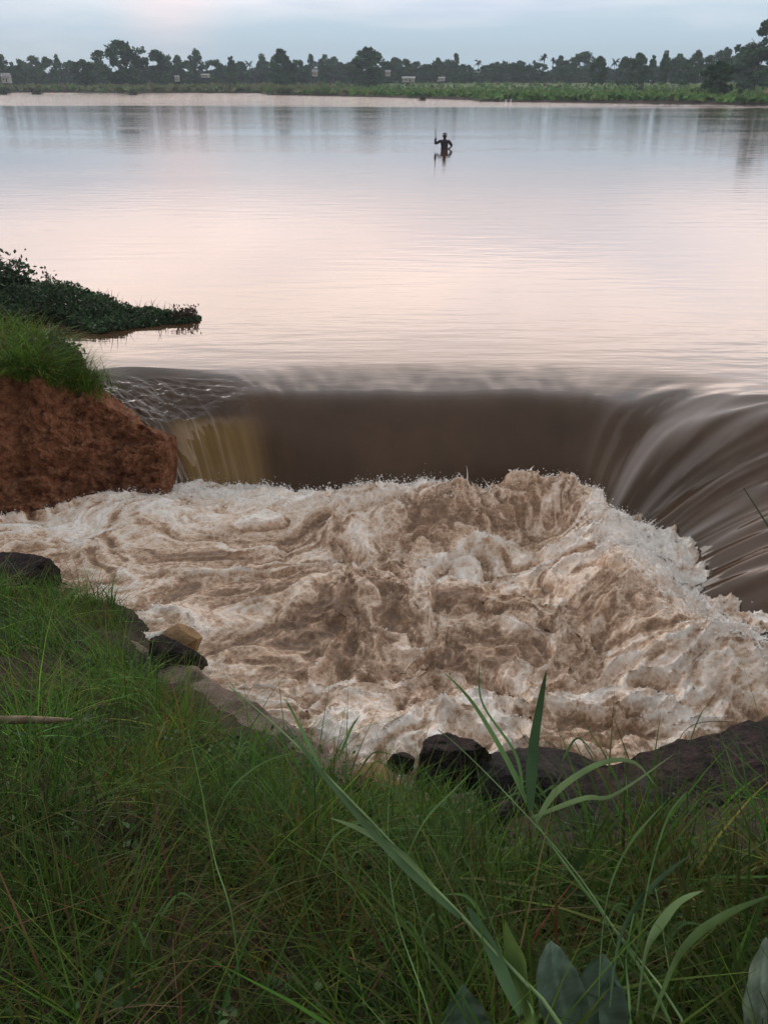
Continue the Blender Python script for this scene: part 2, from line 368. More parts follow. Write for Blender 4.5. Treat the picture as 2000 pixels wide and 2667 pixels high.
def pool(X, Y):
    d = coarse(_FD, X, Y)
    U = np.where(X > -.6, X, -.6 + (X + .6) * .55)                    # drawn out along the outflow to the left
    wx = fbm(U * 1.1, Y * 1.1, 3, 3) * .45; wy = fbm(U * 1.1, Y * 1.1, 9, 3) * .35
    amp = .55 + .45 * sstep(-2.4, .2, X)
    rid = lambda n: (1 - np.clip(np.abs(n) * 1.5, 0, 1)) ** 1.6         # sharp crests
    A = U + wx; B = Y + wy; A2 = U + wx * 1.7; B2 = Y + wy * 1.7
    big = pn(A * .85, B * 1.25, 11); b1 = pn(A * 1.45, B * 2.7, 12); r1 = rid(pn(A2 * 1.3, B2 * 2.4, 18))
    b2 = pn(A2 * 3.4, B2 * 5.0, 13); r2 = rid(pn(A2 * 3.6, B2 * 6.2, 19))
    f3 = fbm(A2 * 7, B2 * 11, 14, 3, .6); r3 = rid(pn(U * 9 + wx * 14, Y * 15 + wy * 14, 20)); f4 = fbm(U * 24 + wx * 26, Y * 34 + wy * 26, 16, 2)
    ctr = np.exp(-((X - .95) / 1.5) ** 2)
    mound = np.exp(-((d - .62) / .42) ** 2) * (.10 + .39 * ctr + .05 * sstep(1.5, 3, X))
    mound = mound + .12 * np.exp(-((X - 1.6) / 1.0) ** 2 - ((Y - 5.6) / .42) ** 2) + .14 * np.exp(-((X + .2) / .8) ** 2 - ((Y - 5.9) / .3) ** 2)
    mound = mound * (1 + .22 * pn(X * 1.5, Y * 1.5, 21))
    rough = .06 * big + .105 * b1 + .052 * r1 + .052 * b2 + .009 * r2 + .028 * f3 + .004 * r3 + .010 * f4
    h = mound + amp * (rough - .04)
    edge = 1 - sstep(.0, .9, d)
    h = h + edge * amp * .055 * (fbm(X * 9, Y * 9, 23, 4) + .15)
    # aerated foam: on crests, along the foot of the falls, and in drawn-out patches
    n1 = fbm((U + wx * 1.2) * 1.2, (Y + wy * 1.2) * 2.1, 61, 4); n2 = fbm((U + wx * 1.5) * 2.6, (Y + wy * 1.6) * 8.0, 67, 4)
    patch = 0
    for (px, py, pz, sx, sy, w) in [(1850, 1850, -.9, .85, .35, .20), (1250, 1900, -.9, .7, .16, .13), (1150, 1440, -.8, 1.3, .35, .22), (950, 1880, -.9, .8, .25, .14),
                                    (500, 1340, -.9, 1.0, .35, .25), (150, 1370, -.9, 1.3, .3, .25), (1600, 1480, -.8, .6, .5, .18), (1000, 1240, -.7, 1.6, .3, .20),
                                    (800, 1620, -.9, 1.0, .5, -.22), (950, 1530, -.8, .9, .35, -.18), (300, 1480, -.9, 1.5, .4, -.05), (1450, 1950, -.9, .5, .2, -.12)]:
        c = onz(px, py, pz); patch = patch + w * np.exp(-((X - c.x) / sx) ** 2 - ((Y - c.y) / sy) ** 2)
    lace = rid(n2 * 1.3) * .5 + rid(fbm((U + wx * 2) * 4.5, (Y + wy * 2) * 15, 83, 3) * 1.2) * .45
    foam = .305 + .34 * n1 + .24 * n2 + 1.15 * patch + .34 * edge + .16 * (r1 - .4) + .16 * (r2 - .35) + .20 * b1 + .16 * b2 + .42 * (lace - .3) + .14 * f3
    return POOL + h, np.clip(foam, 0, 1.1), d
def build_pool():
    xs = np.arange(-8.2, 5.6, .0135); ys = np.arange(2.9, 8.75, .0135)
    X, Y = np.meshgrid(xs, ys); Z, F, d = pool(X, Y)
    # crests lean over a little, towards their steep side
    gy, gx = np.gradient(Z, .0135)
    k = .008
    Xd = X + np.clip(gx, -1.2, 1.2) * k; Yd = Y + np.clip(gy, -1.2, 1.2) * k
    V = np.stack([Xd, Yd, Z], -1).reshape(-1, 3)
    Fc = grid_faces(len(ys), len(xs)); keep = (d.ravel()[Fc] > -.55).all(1); Fc = Fc[keep]
    used = np.zeros(len(V), bool); used[Fc.ravel()] = True; idx = np.cumsum(used) - 1
    return mesh('churning_water', V[used], idx[Fc], M_churn, attrs={'foam': F.ravel()[used]})
tag(build_pool(), kind='structure')

# ------------------------------------------------------------------ spray thrown up along the foot of the falls and from the crests
def drop_shape():
    V = np.array([(1, 0, 0), (0, 1, 0), (-1, 0, 0), (0, -1, 0), (0, 0, 1), (0, 0, -1)], float); F = np.array([(0, 1, 4), (1, 2, 4), (2, 3, 4), (3, 0, 4), (1, 0, 5), (2, 1, 5), (3, 2, 5), (0, 3, 5)]); return V, F
BV, BF = drop_shape()
def spray():
    # candidate points near the foot line and on foamy crests
    n = 600000
    X = rng.uniform(-6, 3.8, n); Y = rng.uniform(3.2, 8.7, n)
    Z, F, d = pool(X, Y); Zb = pool(X, Y + .10)[0]; Zf = pool(X, Y - .10)[0]
    crest = np.clip((Z - .5 * (Zb + Zf)) / .04, 0, 1)
    p = np.where((d > .02) & (d < .75), .28 * np.clip(F, 0, 1), .0) + np.where(d > .05, (.25 * crest + .07) * np.clip(F - .38, 0, 1), 0)
    k = rng.random(n) < p
    X, Y, Z, d = X[k], Y[k], Z[k], d[k]; n = len(X)
    near = np.exp(-((d - .3) / .35) ** 2)
    lift = rng.exponential(.024, n) * (.15 + near)
    r = .002 + rng.exponential(.0020, n); r = np.minimum(r, .010) * (1 - .5 * np.clip(lift / .12, 0, 1))
    C = np.stack([X, Y, Z + lift], -1)
    sc = rng.uniform(.7, 1.5, (n, 1, 3)) * np.array([1, 1, 1.2]); V = (BV[None] * sc * r[:, None, None] + C[:, None, :]).reshape(-1, 3)
    Fq = (BF[None] + (np.arange(n) * len(BV))[:, None, None]).reshape(-1, 3)
    # thrown tongues of water
    m = 480; i = rng.integers(0, n, m); i = i[near[i] > .35]
    parts = []
    for q in i:
        L = min(.02 + rng.exponential(.030), .15); w = rng.uniform(.0035, .008); a = rng.uniform(0, 6.28); ln = rng.uniform(0, .6)
        t = np.linspace(0, 1, 4)[:, None]
        P = np.array([X[q], Y[q], Z[q] - .01]) + t * L * np.array([math.cos(a) * ln, math.sin(a) * ln, 1]) + t ** 2 * L * .35 * np.array([math.cos(a + 1), math.sin(a + 1), -.4])
        parts.append(tube(P, np.array([w * 1.6, w, w * .6, w * .15]), 4))
    TV, TF = join(parts)
    o = mesh('spray', V, Fq, M_spray)
    o2 = mesh('spray_jets', TV, TF, M_spray)
    return o, o2
sp1, sp2 = spray()
tag(sp1, kind='stuff'); tag(sp2, kind='stuff'); sp2.parent = sp1

# ------------------------------------------------------------------ ground, far bank
def build_ground():
    xs = np.linspace(-900, 900, 40); ys = np.linspace(-60, 1500, 40); X, Y = np.meshgrid(xs, ys)
    return mesh('ground', np.stack([X, Y, X * 0 - 3.2], -1).reshape(-1, 3), grid_faces(40, 40), M_ground)
tag(build_ground(), kind='structure')
SHORE = [onz(x, y) for x, y in [(-2200, 236), (-1000, 238), (0, 240.5), (350, 241.5), (680, 242.5), (700, 247), (900, 251), (1230, 261), (1250, 264.5), (1600, 269), (2000, 275), (2600, 283), (3600, 300)]]
_sx = np.array([p.x / p.y for p in SHORE]); _sy = np.array([p.y for p in SHORE])
def shore_y(slope): return np.interp(slope, _sx, _sy)
def far_z(x, y):
    d = y - shore_y(x / y)
    return np.where(d < 0, -.4, .45 * sstep(0, 2.5, d) - .1 + 1.75 * sstep(10, 190, d) + .12 * fbm(x * .05, y * .05, 71, 3))
def build_far_bank():
    sl = np.concatenate([np.linspace(-1.1, -.52, 20), np.linspace(-.5, .5, 420), np.linspace(.52, 1.1, 20)])
    off = np.concatenate([[-4, 0, .6, 1.2, 1.8, 2.5, 4], np.geomspace(6, 900, 50)])
    V, sh = [], []
    for o in off:
        y0 = shore_y(sl) + 1.4 * fbm(sl * 60, sl * 0 + 3, 73, 3); y = y0 + o; x = sl * y
        z = far_z(x, np.maximum(y, 1)); z = np.where(o < 0, -.4, z)
        V.append(np.stack([x, y, z], -1)); sh.append(np.full(len(sl), 1.0 if o < 3 else 0))
    return mesh('far_bank', np.concatenate(V), grid_faces(len(off), len(sl)), M_field)
fb = tag(build_far_bank(), kind='structure')
fb.data.materials.append(M_shore)
_c = np.empty(len(fb.data.polygons) * 3, np.float32); fb.data.polygons.foreach_get('center', _c); _c = _c.reshape(-1, 3)
_d = _c[:, 1] - shore_y(_c[:, 0] / _c[:, 1])
fb.data.polygons.foreach_set('material_index', (_d < 2.6).astype(np.int32))

def rand_quads(C, size, cols, flat=0.0):
    """small leaf-shaped quads turned every way at the points C"""
    n = len(C); size = np.broadcast_to(size, (n,))
    a = rng.normal(size=(n, 3)); a /= np.linalg.norm(a, axis=1)[:, None]
    b = rng.normal(size=(n, 3)); b[:, 2] *= (1 - flat); a[:, 2] *= (1 - flat)
    a /= np.linalg.norm(a, axis=1)[:, None] + 1e-9
    b -= (a * b).sum(1)[:, None] * a; b /= np.linalg.norm(b, axis=1)[:, None] + 1e-9
    h = size[:, None]
    V = np.stack([C - a * h, C + b * h * .55, C + a * h, C - b * h * .55], 1).reshape(-1, 3)
    return V, np.arange(n * 4).reshape(n, 4), np.repeat(cols, 4, 0)

# field crops and reeds on the far bank: nobody could count them
def far_cover():
    n = 26000
    sl = rng.uniform(-.56, .56, n); d = rng.exponential(38, n) + 1.5
    y = shore_y(sl) + d; x = sl * y; z = far_z(x, y)
    left = 1 - sstep(-.12, .02, sl)
    h = rng.uniform(.2, .75, n) * (1 + .7 * left)
    C = np.stack([x, y, z + h * .5], -1)
    g = np.stack([rng.uniform(.045, .075, n), rng.uniform(.085, .125, n), rng.uniform(.028, .045, n)], -1)
    br = np.stack([rng.uniform(.075, .11, n), rng.uniform(.075, .10, n), rng.uniform(.05, .065, n)], -1)
    k = (rng.random(n) < (.75 * left + .05))[:, None]
    yl = (pn(x * .03, y * .06, 77) > .35)[:, None]
    col = np.where(k, br, np.where(yl, g * np.array([1.5, 1.12, .9]), g))
    V, F, Cc = rand_quads(C, h * 1.1, col * np.array([1.5, 1.8, 1.4]))
    return mesh('far_crops', V, F, M_far, colors=Cc, smooth=False)
tag(far_cover(), kind='stuff')

# ------------------------------------------------------------------ far trees
def crown_mesh(name, kind, seed):
    g = np.random.default_rng(seed); cen = []
    # unit tree: height 1, crown in z .18..1, half width given by kind
    if kind == 'round':   nc, fn = 46, lambda t, a: (math.sqrt(max(0, 1 - (2 * t - .95) ** 2)) * .40)
    elif kind == 'tall':  nc, fn = 44, lambda t, a: (.30 * math.sin(math.pi * min(1, t * .93 + .12)) ** .7)
    elif kind == 'cone':  nc, fn = 40, lambda t, a: .26 * (1 - t) ** .75 + .03
    elif kind == 'open':  nc, fn = 34, lambda t, a: (.44 * math.sin(math.pi * (t * .8 + .18)))
    else:                 nc, fn = 44, lambda t, a: .42 * math.sqrt(max(0, 1 - (1.6 * t - .6) ** 2))
    z0 = .42 if kind == 'open' else .10
    lob = [g.uniform(.7, 1.25) for _ in range(7)]
    P, col = [], []
    for i in range(nc):
        t = g.random(); a = g.uniform(0, 2 * math.pi); rr = fn(t, a) * lob[int(a / 6.2832 * 7) % 7] * (1.12 if t > .6 else 1) * math.sqrt(g.uniform(.15, 1))
        c = np.array([math.cos(a) * rr, math.sin(a) * rr, z0 + (1 - z0) * t * .97])
        s = g.uniform(.07, .14) * (.75 if kind in ('open', 'cone') else 1)
        m = 70 if kind != 'open' else 26
        q = g.normal(size=(m, 3)); q /= np.linalg.norm(q, axis=1)[:, None]; q *= (g.random((m, 1)) ** .4) * s
        P.append(c + q * np.array([1.15, 1.15, .8])); b = g.uniform(.45, 1.6)
        col.append(np.tile(np.array([.030, .078, .028]) * b, (m, 1)) * g.uniform(.75, 1.3, (m, 1)))
    P = np.concatenate(P); col = np.concatenate(col)
    return P, col, g.uniform(.028, .055, len(P))
def trunk_arrays(kind, seed):
    g = np.random.default_rng(seed + 500); parts = []
    hz = .62 if kind in ('open', 'cone', 'tall') else .5
    z = np.linspace(-.03, hz, 6)
    P = np.stack([.02 * np.sin(z * 7 + seed), .02 * np.cos(z * 5 + seed), z], -1); parts.append(tube(P, np.linspace(.024, .010, 6), 6))
    for i in range(5):
        a = g.uniform(0, 6.28); zs = g.uniform(.22, hz - .05); t = np.linspace(0, 1, 4)
        ln = g.uniform(.15, .30)
        parts.append(tube(np.stack([np.cos(a) * ln * t, np.sin(a) * ln * t, zs + t * g.uniform(.12, .35)], -1), np.linspace(.010, .003, 4), 5))
    return join(parts)
def palm_crown(seed):
    g = np.random.default_rng(seed); parts = []
    for i in range(17):
        a = g.uniform(0, 6.28); up = g.uniform(-.15, .9); L = g.uniform(.22, .32); t = np.linspace(0, 1, 6)[:, None]
        h = np.array([math.cos(a), math.sin(a), 0])
        P = np.array([0, 0, .80]) + h * L * t + np.array([0, 0, 1]) * (L * up * t - .30 * t ** 2 * L * 1.6)
        w = np.array([.03, .07, .085, .075, .05, .01]) * 1.0
        parts.append(ribbon(P, w, np.cross(h, [0, 0, 1]), -.35))
    return join(parts)
PROTO = {}
def tree_proto(kind, variant):
    key = (kind, variant)
    if key in PROTO: return PROTO[key]
    sd = hash(kind) * 0 + {'round': 10, 'tall': 20, 'cone': 30, 'open': 40, 'wide': 50, 'palm': 60}[kind] + variant
    if kind == 'palm':
        V, F = palm_crown(sd); col = np.tile([.030, .044, .030], (len(V), 1)); z = np.linspace(-.02, .81, 8)
        tv, tf = tube(np.stack([.03 * np.sin(z * 3 + sd), 0 * z, z], -1), np.linspace(.022, .013, 8), 6)
    else:
        P, c, s = crown_mesh('crown', kind, sd); V, F, col = rand_quads(P, s, c); tv, tf = trunk_arrays(kind, sd)
    cm = mesh('crown', V, F, M_far, colors=col, smooth=False); tm = mesh('trunk', tv, tf, M_bark)
    md = (cm.data, tm.data); bpy.data.objects.remove(cm); bpy.data.objects.remove(tm)
    PROTO[key] = md
    return md
def far_tree(X, top, wpx, dist, kind, label, group=None, name=None, base=None):
    b = ony(X, 215, dist); x = b.x; z = float(far_z(np.array(x), np.array(dist)))
    if base is not None: z = base
    h = ony(X, top, dist).z - z
    half = {'round': .46, 'tall': .34, 'cone': .27, 'open': .50, 'wide': .5, 'palm': .30}[kind]
    w = wpx / FPX * dist * 1.03 / (2 * half)
    cm, tm = tree_proto(kind, int(X * 7) % 4)
    t = empty(name or ('palm_tree' if kind == 'palm' else 'tree'), (x, dist, z - .05)); t.scale = (w, w, h); t.rotation_euler = (0, 0, (X * 1.7) % 6.28)
    for nm, d in (('crown', cm), ('trunk', tm)):
        o = bpy.data.objects.new(nm, d); link(o, t)
    return tag(t, label, 'tree', group)
# trees one can pick out
far_tree(320, 110, 108, 285, 'round', 'tallest dark tree on the far left bank, broad crown above its neighbours')
far_tree(222, 156, 62, 275, 'round', 'low dark tree reaching to the ground just left of the tallest left tree')
far_tree(412, 134, 72, 300, 'round', 'paler round tree just right of the tallest left tree')
far_tree(515, 131, 42, 330, 'round', 'round-topped tree standing above the treeline left of the tall centre trees')
far_tree(735, 131, 56, 270, 'tall', 'dark upright tree reaching low, left of the tall centre tree')
far_tree(958, 123, 74, 272, 'tall', 'tall dark tree near the middle of the far bank, rounded top')
far_tree(1185, 140, 24, 330, 'cone', 'narrow pointed tree right of the tall centre tree')
far_tree(1412, 130, 30, 320, 'palm', 'tallest palm in the treeline right of the middle')
far_tree(1510, 138, 84, 330, 'wide', 'broad dome-shaped tree in the right half of the treeline')
far_tree(1866, 160, 80, 150, 'round', 'dark tree with a bare trunk standing close to the right shore')
far_tree(1878, 125, 46, 280, 'round', 'tree topped by a dark knob behind the lone shore tree')
far_tree(1968, 56, 122, 205, 'open', 'tallest tree at the right edge, airy crown with gaps')
far_tree(1990, 120, 150, 200, 'wide', 'broad dense tree below the airy tall tree at the right edge')
far_tree(158, 141, 22, 340, 'cone', 'thin pointed tree in the treeline near the left edge')
far_tree(1243, 148, 22, 340, 'palm', 'lone thin palm standing clear between centre and right treeline')
far_tree(15, 145, 46, 310, 'round', 'leftmost tree of the treeline, above the white shed')
rows = [ # x, top, width, kind
    [(55,156,44,'wide'),(95,148,52,'round'),(130,151,46,'wide'),(190,158,44,'round'),(262,158,54,'wide')],
    [(365,150,40,'tall'),(440,158,44,'wide'),(468,147,34,'tall'),(490,160,50,'wide'),(560,157,60,'wide'),(606,146,22,'cone'),(630,162,50,'wide'),(652,150,20,'palm'),(685,144,32,'tall'),(705,158,46,'wide')],
    [(780,157,50,'wide'),(811,144,30,'round'),(845,143,34,'round'),(872,150,38,'round'),(900,170,56,'wide'),(930,152,50,'tall')],
    [(1000,160,40,'wide'),(1028,152,56,'round'),(1058,156,40,'wide'),(1082,162,44,'wide'),(1112,168,50,'wide'),(1140,151,20,'cone'),(1165,158,40,'tall'),(1205,165,44,'wide'),(1225,174,44,'wide'),(1265,168,44,'wide'),(1292,163,36,'round'),(1322,160,26,'palm')],
    [(1350,159,54,'round'),(1388,150,26,'palm'),(1400,165,50,'wide'),(1436,142,26,'palm'),(1455,147,28,'tall'),(1475,158,48,'wide'),(1556,149,44,'round')],
    [(1596,143,22,'palm'),(1622,150,46,'wide'),(1656,141,54,'round'),(1694,143,20,'cone'),(1725,136,28,'tall'),(1757,141,40,'round'),(1785,152,46,'wide'),(1806,130,32,'tall'),(1845,140,50,'wide'),(1912,141,50,'round'),(1940,116,62,'tall')]]
segname = ['treeline left of the tallest left tree', 'treeline between the tallest left tree and upright dark tree', 'treeline just left of the tall centre tree', 'treeline right of the tall centre tree', 'treeline around the broad dome-shaped tree', 'treeline just left of the airy right tree']
segname_long = ['left end of the far treeline, left of the tallest left tree', 'far treeline between the tallest left tree and the upright dark tree',
           'far treeline just left of the tall centre tree', 'far treeline right of the tall centre tree',
           'far treeline around the broad dome-shaped tree on the right', 'far treeline near the right edge, left of the airy tree']
kn = {'round': 'rounded dark tree', 'wide': 'low spreading dark tree', 'tall': 'upright dark tree', 'cone': 'thin pointed tree', 'palm': 'small palm'}
for seg, row in zip(segname, rows):
    cnt = {}
    for r_ in row: cnt[r_[3]] = cnt.get(r_[3], 0) + 1
    for i, (X, top, w, kind) in enumerate(row):
        far_tree(X, top, w, 300 + (i * 37) % 60 if X < 1500 else 235 + (i * 31) % 60, kind, kn[kind] + ' in the ' + seg, 'trees of the far treeline')
# the low wood behind them reads as one mass
def far_wood():
    n = 26000
    sl = rng.uniform(-.56, .56, n); y = rng.uniform(345, 385, n); x = sl * y
    top = 5.0 + 3.8 * fbm(sl * 28, sl * 0, 91, 4) + np.where(sl > .18, 1.0, 0)
    z = far_z(x, y) + top * rng.random(n) ** .85
    col = np.array([.026, .056, .030]) * rng.uniform(.6, 1.4, (n, 1))
    V, F, C = rand_quads(np.stack([x, y, z], -1), rng.uniform(.6, 1.3, n), col)
    return mesh('distant_wood', V, F, M_far, colors=C, smooth=False)
tag(far_wood(), kind='stuff')
# bushes standing in the field
def bush_data(seed, n, size):
    g = np.random.default_rng(seed); P, c = [], []
    for i in range(16):
        a = g.uniform(0, 6.28); r = .42 * math.sqrt(g.random()); zc = g.uniform(.15, .75) * (1 - r)
        q = g.normal(size=(n, 3)) * .13; P.append(np.array([math.cos(a) * r, math.sin(a) * r, zc]) + q); c.append(np.tile(np.array([.034, .060, .030]) * g.uniform(.7, 1.3), (n, 1)))
    P = np.concatenate(P); P[:, 2] = np.abs(P[:, 2]); V, F, C = rand_quads(P, g.uniform(size * .6, size, len(P)), np.concatenate(c))
    o = mesh('foliage', V, F, M_far, colors=C, smooth=False); d = o.data; bpy.data.objects.remove(o)
    sv, sf = join([tube(np.array([[0, 0, -.05], [math.cos(k * 2.1) * .08, math.sin(k * 2.1) * .08, .2], [math.cos(k * 2.1) * .2, math.sin(k * 2.1) * .2, .5]]), np.array([.025, .018, .008]), 5) for k in range(3)])
    o = mesh('stem', sv, sf, M_bark); d2 = o.data; bpy.data.objects.remove(o)
    return d, d2
bd = [bush_data(s, 16, .11) for s in (1, 2, 3)]
for i, (X, Y, w, h, lb) in enumerate([(15, 236, 26, 26, 'dark bush at the water below the white shed'), (96, 236, 30, 18, 'low dark bush on the shore near the left edge'), (345, 237, 26, 16, 'pale bush on the shore below the tallest left tree'),
        (160, 222, 26, 12, 'small round bush behind the left shore bushes'), (1100, 247, 20, 24, 'pale green bush near the middle of the far shore'), (1660, 240, 26, 20, 'dark green bush in the right field'),
        (1815, 246, 30, 24, 'dark bush left of the lone shore tree'), (1925, 248, 16, 32, 'tall thin bush right of the lone shore tree'), (1710, 255, 20, 16, 'small dark bush on the right shoreline')]):
    p = onz(X, Y, .8) if Y > 225 else ony(X, Y, 285)
    d = p.y; t = empty('bush', (p.x, d, float(far_z(np.array(p.x), np.array(d))) - .1)); t.scale = (w / FPX * d, w / FPX * d, h / FPX * d * 1.15)
    for nm, dd in zip(('foliage', 'stem'), bd[i % 3]): link(bpy.data.objects.new(nm, dd), t)
    tag(t, lb, 'bush', 'bushes on the far bank')

# small houses among the trees: white walls, pale metal roofs
M_white = mottled('white_wall', (.30, .30, .29), (.42, .42, .41), .8, .8); M_roof = mottled('pale_metal_roof', (.25, .26, .27), (.36, .38, .39), .6, .7)
M_dark = plain('dark_opening', (.02, .02, .022), .6)
def bxm(parts):
    bm = bmesh.new()
    for (cx, cy, cz, sx, sy, sz) in parts:
        bmesh.ops.create_cube(bm, size=1, matrix=Matrix.Translation((cx, cy, cz)) @ Matrix.Diagonal((sx, sy, sz, 1)))
    V = np.array([v.co[:] for v in bm.verts]); bm.faces.ensure_lookup_table(); bm.verts.index_update(); F = np.array([[v.index for v in f.verts] for f in bm.faces]); bm.free()
    return V, F
def house(X, Y, dist, w, h, label):
    p = ony(X, Y, dist); t = empty('house', (p.x, dist, p.z - h)); dp = w * .7
    mesh('wall', *bxm([(0, 0, h * .32 - .1, w, dp, h * .64 + .2)]), M_white, t, smooth=False)
    ww, hh, z0 = w * .56, dp * .62, h * .62
    V = [(-ww, -hh, z0), (ww, -hh, z0), (ww, hh, z0), (-ww, hh, z0), (-ww, 0, h), (ww, 0, h), (-ww, -hh, z0 + .1), (ww, -hh, z0 + .1)]
    mesh('roof', V, [(0, 1, 5, 4), (2, 3, 4, 5), (0, 4, 3, 3), (1, 2, 5, 5), (0, 3, 2, 1)][:2] + [(0, 3, 2, 1)], M_roof, t, smooth=False)
    for f_ in ((0, 4, 3), (1, 2, 5)): mesh('gable', np.array(V)[list(f_)], [(0, 1, 2)], M_white, t, smooth=False)
    mesh('door', *bxm([(w * .12, -dp / 2 - .03, h * .2, w * .12, .05, h * .4)]), M_dark, t, smooth=False)
    mesh('window', *bxm([(-w * .25, -dp / 2 - .03, h * .32, w * .15, .05, h * .18)]), M_dark, t, smooth=False)
    return tag(t, label, 'house', 'small white houses in the far trees')
house(15, 190, 262, 2.2, 2.3, 'white shed under the leftmost trees')
house(461, 196, 292, 1.3, 1.5, 'tiny pale house among trees right of the tallest left tree')
house(820, 181, 266, 1.4, 1.5, 'white house between the two dark centre trees')
house(1010, 182, 268, 1.4, 1.4, 'white house just right of the tall centre tree')
house(1064, 199, 255, 3.2, 1.2, 'low white-roofed house at the field edge right of centre')
house(1150, 200, 270, 1.8, .9, 'faint grey hut at the field edge further right of the low house')
house(535, 192, 300, 2.4, .9, 'pale roof showing in dark trees left of the middle')

# posts and stakes along the far shore
M_post = plain('weathered_post', (.10, .085, .07), .9); M_wpost = plain('white_post', (.40, .40, .39), .8)
def post(X, Y, hpx, mat, label, group):
    p = onz(X, Y, .35); h = hpx / FPX * p.y
    V, F = tube(np.array([[0, 0, -.3], [.01, 0, h * .5], [.03, .02, h], [.03, .02, h + .01]]), np.array([.10, .09, .075, .002]) * (1.5 if mat is M_wpost else 1), 8)
    o = mesh('post', V, F, mat); o.location = (p.x, p.y, float(far_z(np.array(p.x), np.array(p.y)))); return tag(o, label, 'post', group)
post(1317, 259, 12, M_wpost, 'left one of two short white posts on the far shore', 'white posts on the far shore')
post(1330, 259, 13, M_wpost, 'right one of two short white posts on the far shore', 'white posts on the far shore')
post(1339, 258, 18, M_post, 'dark stake beside the two white posts', 'stakes on the far shore')
post(1513, 255, 16, M_post, 'thin dark stake in the field below the dome-shaped tree', 'stakes on the far shore')
post(1563, 254, 14, M_post, 'short dark stake in the field right of the dome-shaped tree', 'stakes on the far shore')
post(1962, 262, 34, M_post, 'tall dark stake near the right end of the shore', 'stakes on the far shore')
post(1100, 252, 16, M_post, 'dark stake by the pale green bush at the middle shore', 'stakes on the far shore')

# ------------------------------------------------------------------ rocks
def rock(name, c, size, rot, mat, seed, label, cat='rock', group=None, facets=14, amp=.07):
    g = random.Random(seed); bm = bmesh.new(); bmesh.ops.create_icosphere(bm, subdivisions=6, radius=1)
    pl = []
    for i in range(facets):
        n = Vector((g.gauss(0, 1), g.gauss(0, 1), g.gauss(0, 1))).normalized(); pl.append((n, g.uniform(.46, .74)))
    for v in bm.verts:
        p = v.co * 1.05
        for n, d in pl:
            k = p.dot(n) - d
            if k > 0: p = p - n * k * .96
        q = p * 2.3 + Vector((seed * 3.1, 0, 0))
        p = p * (1 + amp * 1.3 * mnoise.fractal(q, 1.0, 2.0, 4) + amp * .6 * mnoise.fractal(q * 5, .8, 2.1, 5) - amp * .9 * max(0., mnoise.noise(q * 3.1 + Vector((9, 2, 4))) - .15))
        v.co = Vector((p.x * size[0], p.y * size[1], p.z * size[2]))
    bm.verts.index_update()
    V = np.array([v.co[:] for v in bm.verts]); F = np.array([[v.index for v in f.verts] for f in bm.faces]); bm.free()
    o = mesh(name, V, F, mat, smooth=True); o.location = c; o.rotation_euler = rot
    return tag(o, label, cat, group)
# ------------------------------------------------------------------ red earth bank on the left
TOP = [(-900, 860, .62), (-400, 905, .52), (0, 958, .36), (110, 985, .26), (190, 1010, .10), (300, 1068, -.12), (390, 1118, -.30), (452, 1158, -.42)]
BOT = [(-900, 1380, -1.0), (-400, 1370, -1.0), (0, 1352, -1.0), (110, 1345, -1.0), (220, 1330, -1.0), (330, 1315, -1.0), (415, 1306, -1.0), (458, 1300, -1.0)]
def build_earth():
    n = 520; T = catmull([onz(*p) for p in TOP], n); B = catmull([onz(*p) for p in BOT], n)
    B[:, 1] = np.minimum(B[:, 1], T[:, 1] - .05)
    s = np.linspace(0, 1, n)
    back = T + np.stack([-.25 + 0 * s, np.interp(s, [0, .3, .6, 1], [3.2, 2.6, 1.0, .25]), np.interp(s, [0, .3, .6, 1], [-.75, -.65, -.5, -.3])], -1)
    mid = T + (back - T) * .45; mid[:, 2] = T[:, 2] + .02
    rows = []
    for j in range(150):
        t = j / 149; P = B + (T - B) * t
        bulge = math.sin(t * math.pi) * .10
        P = P + np.array([0.03, -1, .1]) * bulge
        rows.append(P)
    for j in range(1, 14): t = j / 13; rows.append(T + (mid - T) * t)
    for j in range(1, 12): t = j / 11; rows.append(mid + (back - mid) * t)
    V = np.stack(rows); x = V[..., 0]; z = V[..., 2]; y = V[..., 1]
    dsp = .09 * fbm(x * 1.6, z * 2.2 + y * .4, 101, 4) + .055 * fbm(x * 5, z * 6 + y, 103, 4) - .05 * np.abs(pn(x * 3.3 + z, z * 2.1 + y, 105))
    dsp += .036 * fbm(x * 13, z * 15 + y * 4, 107, 4, .6) - .06 * sstep(.2, .5, pn(x * 2.2 + 3, z * .9, 109))
    fade = np.ones(len(rows))[:, None] * np.clip((1 - s) * 14, .25, 1)[None, :]
    V[..., 1] += (np.clip((s - .90) / .10, 0, 1) ** 1.7 * .55)[None, :]; V[..., 2] -= (np.clip((s - .90) / .10, 0, 1) ** 2 * .12)[None, :]
    V[..., 1] -= dsp * fade; V[..., 2] += dsp * .55 * fade
    return mesh('earth_bank', V.reshape(-1, 3), grid_faces(len(rows), n), M_red)
tag(build_earth(), kind='structure')

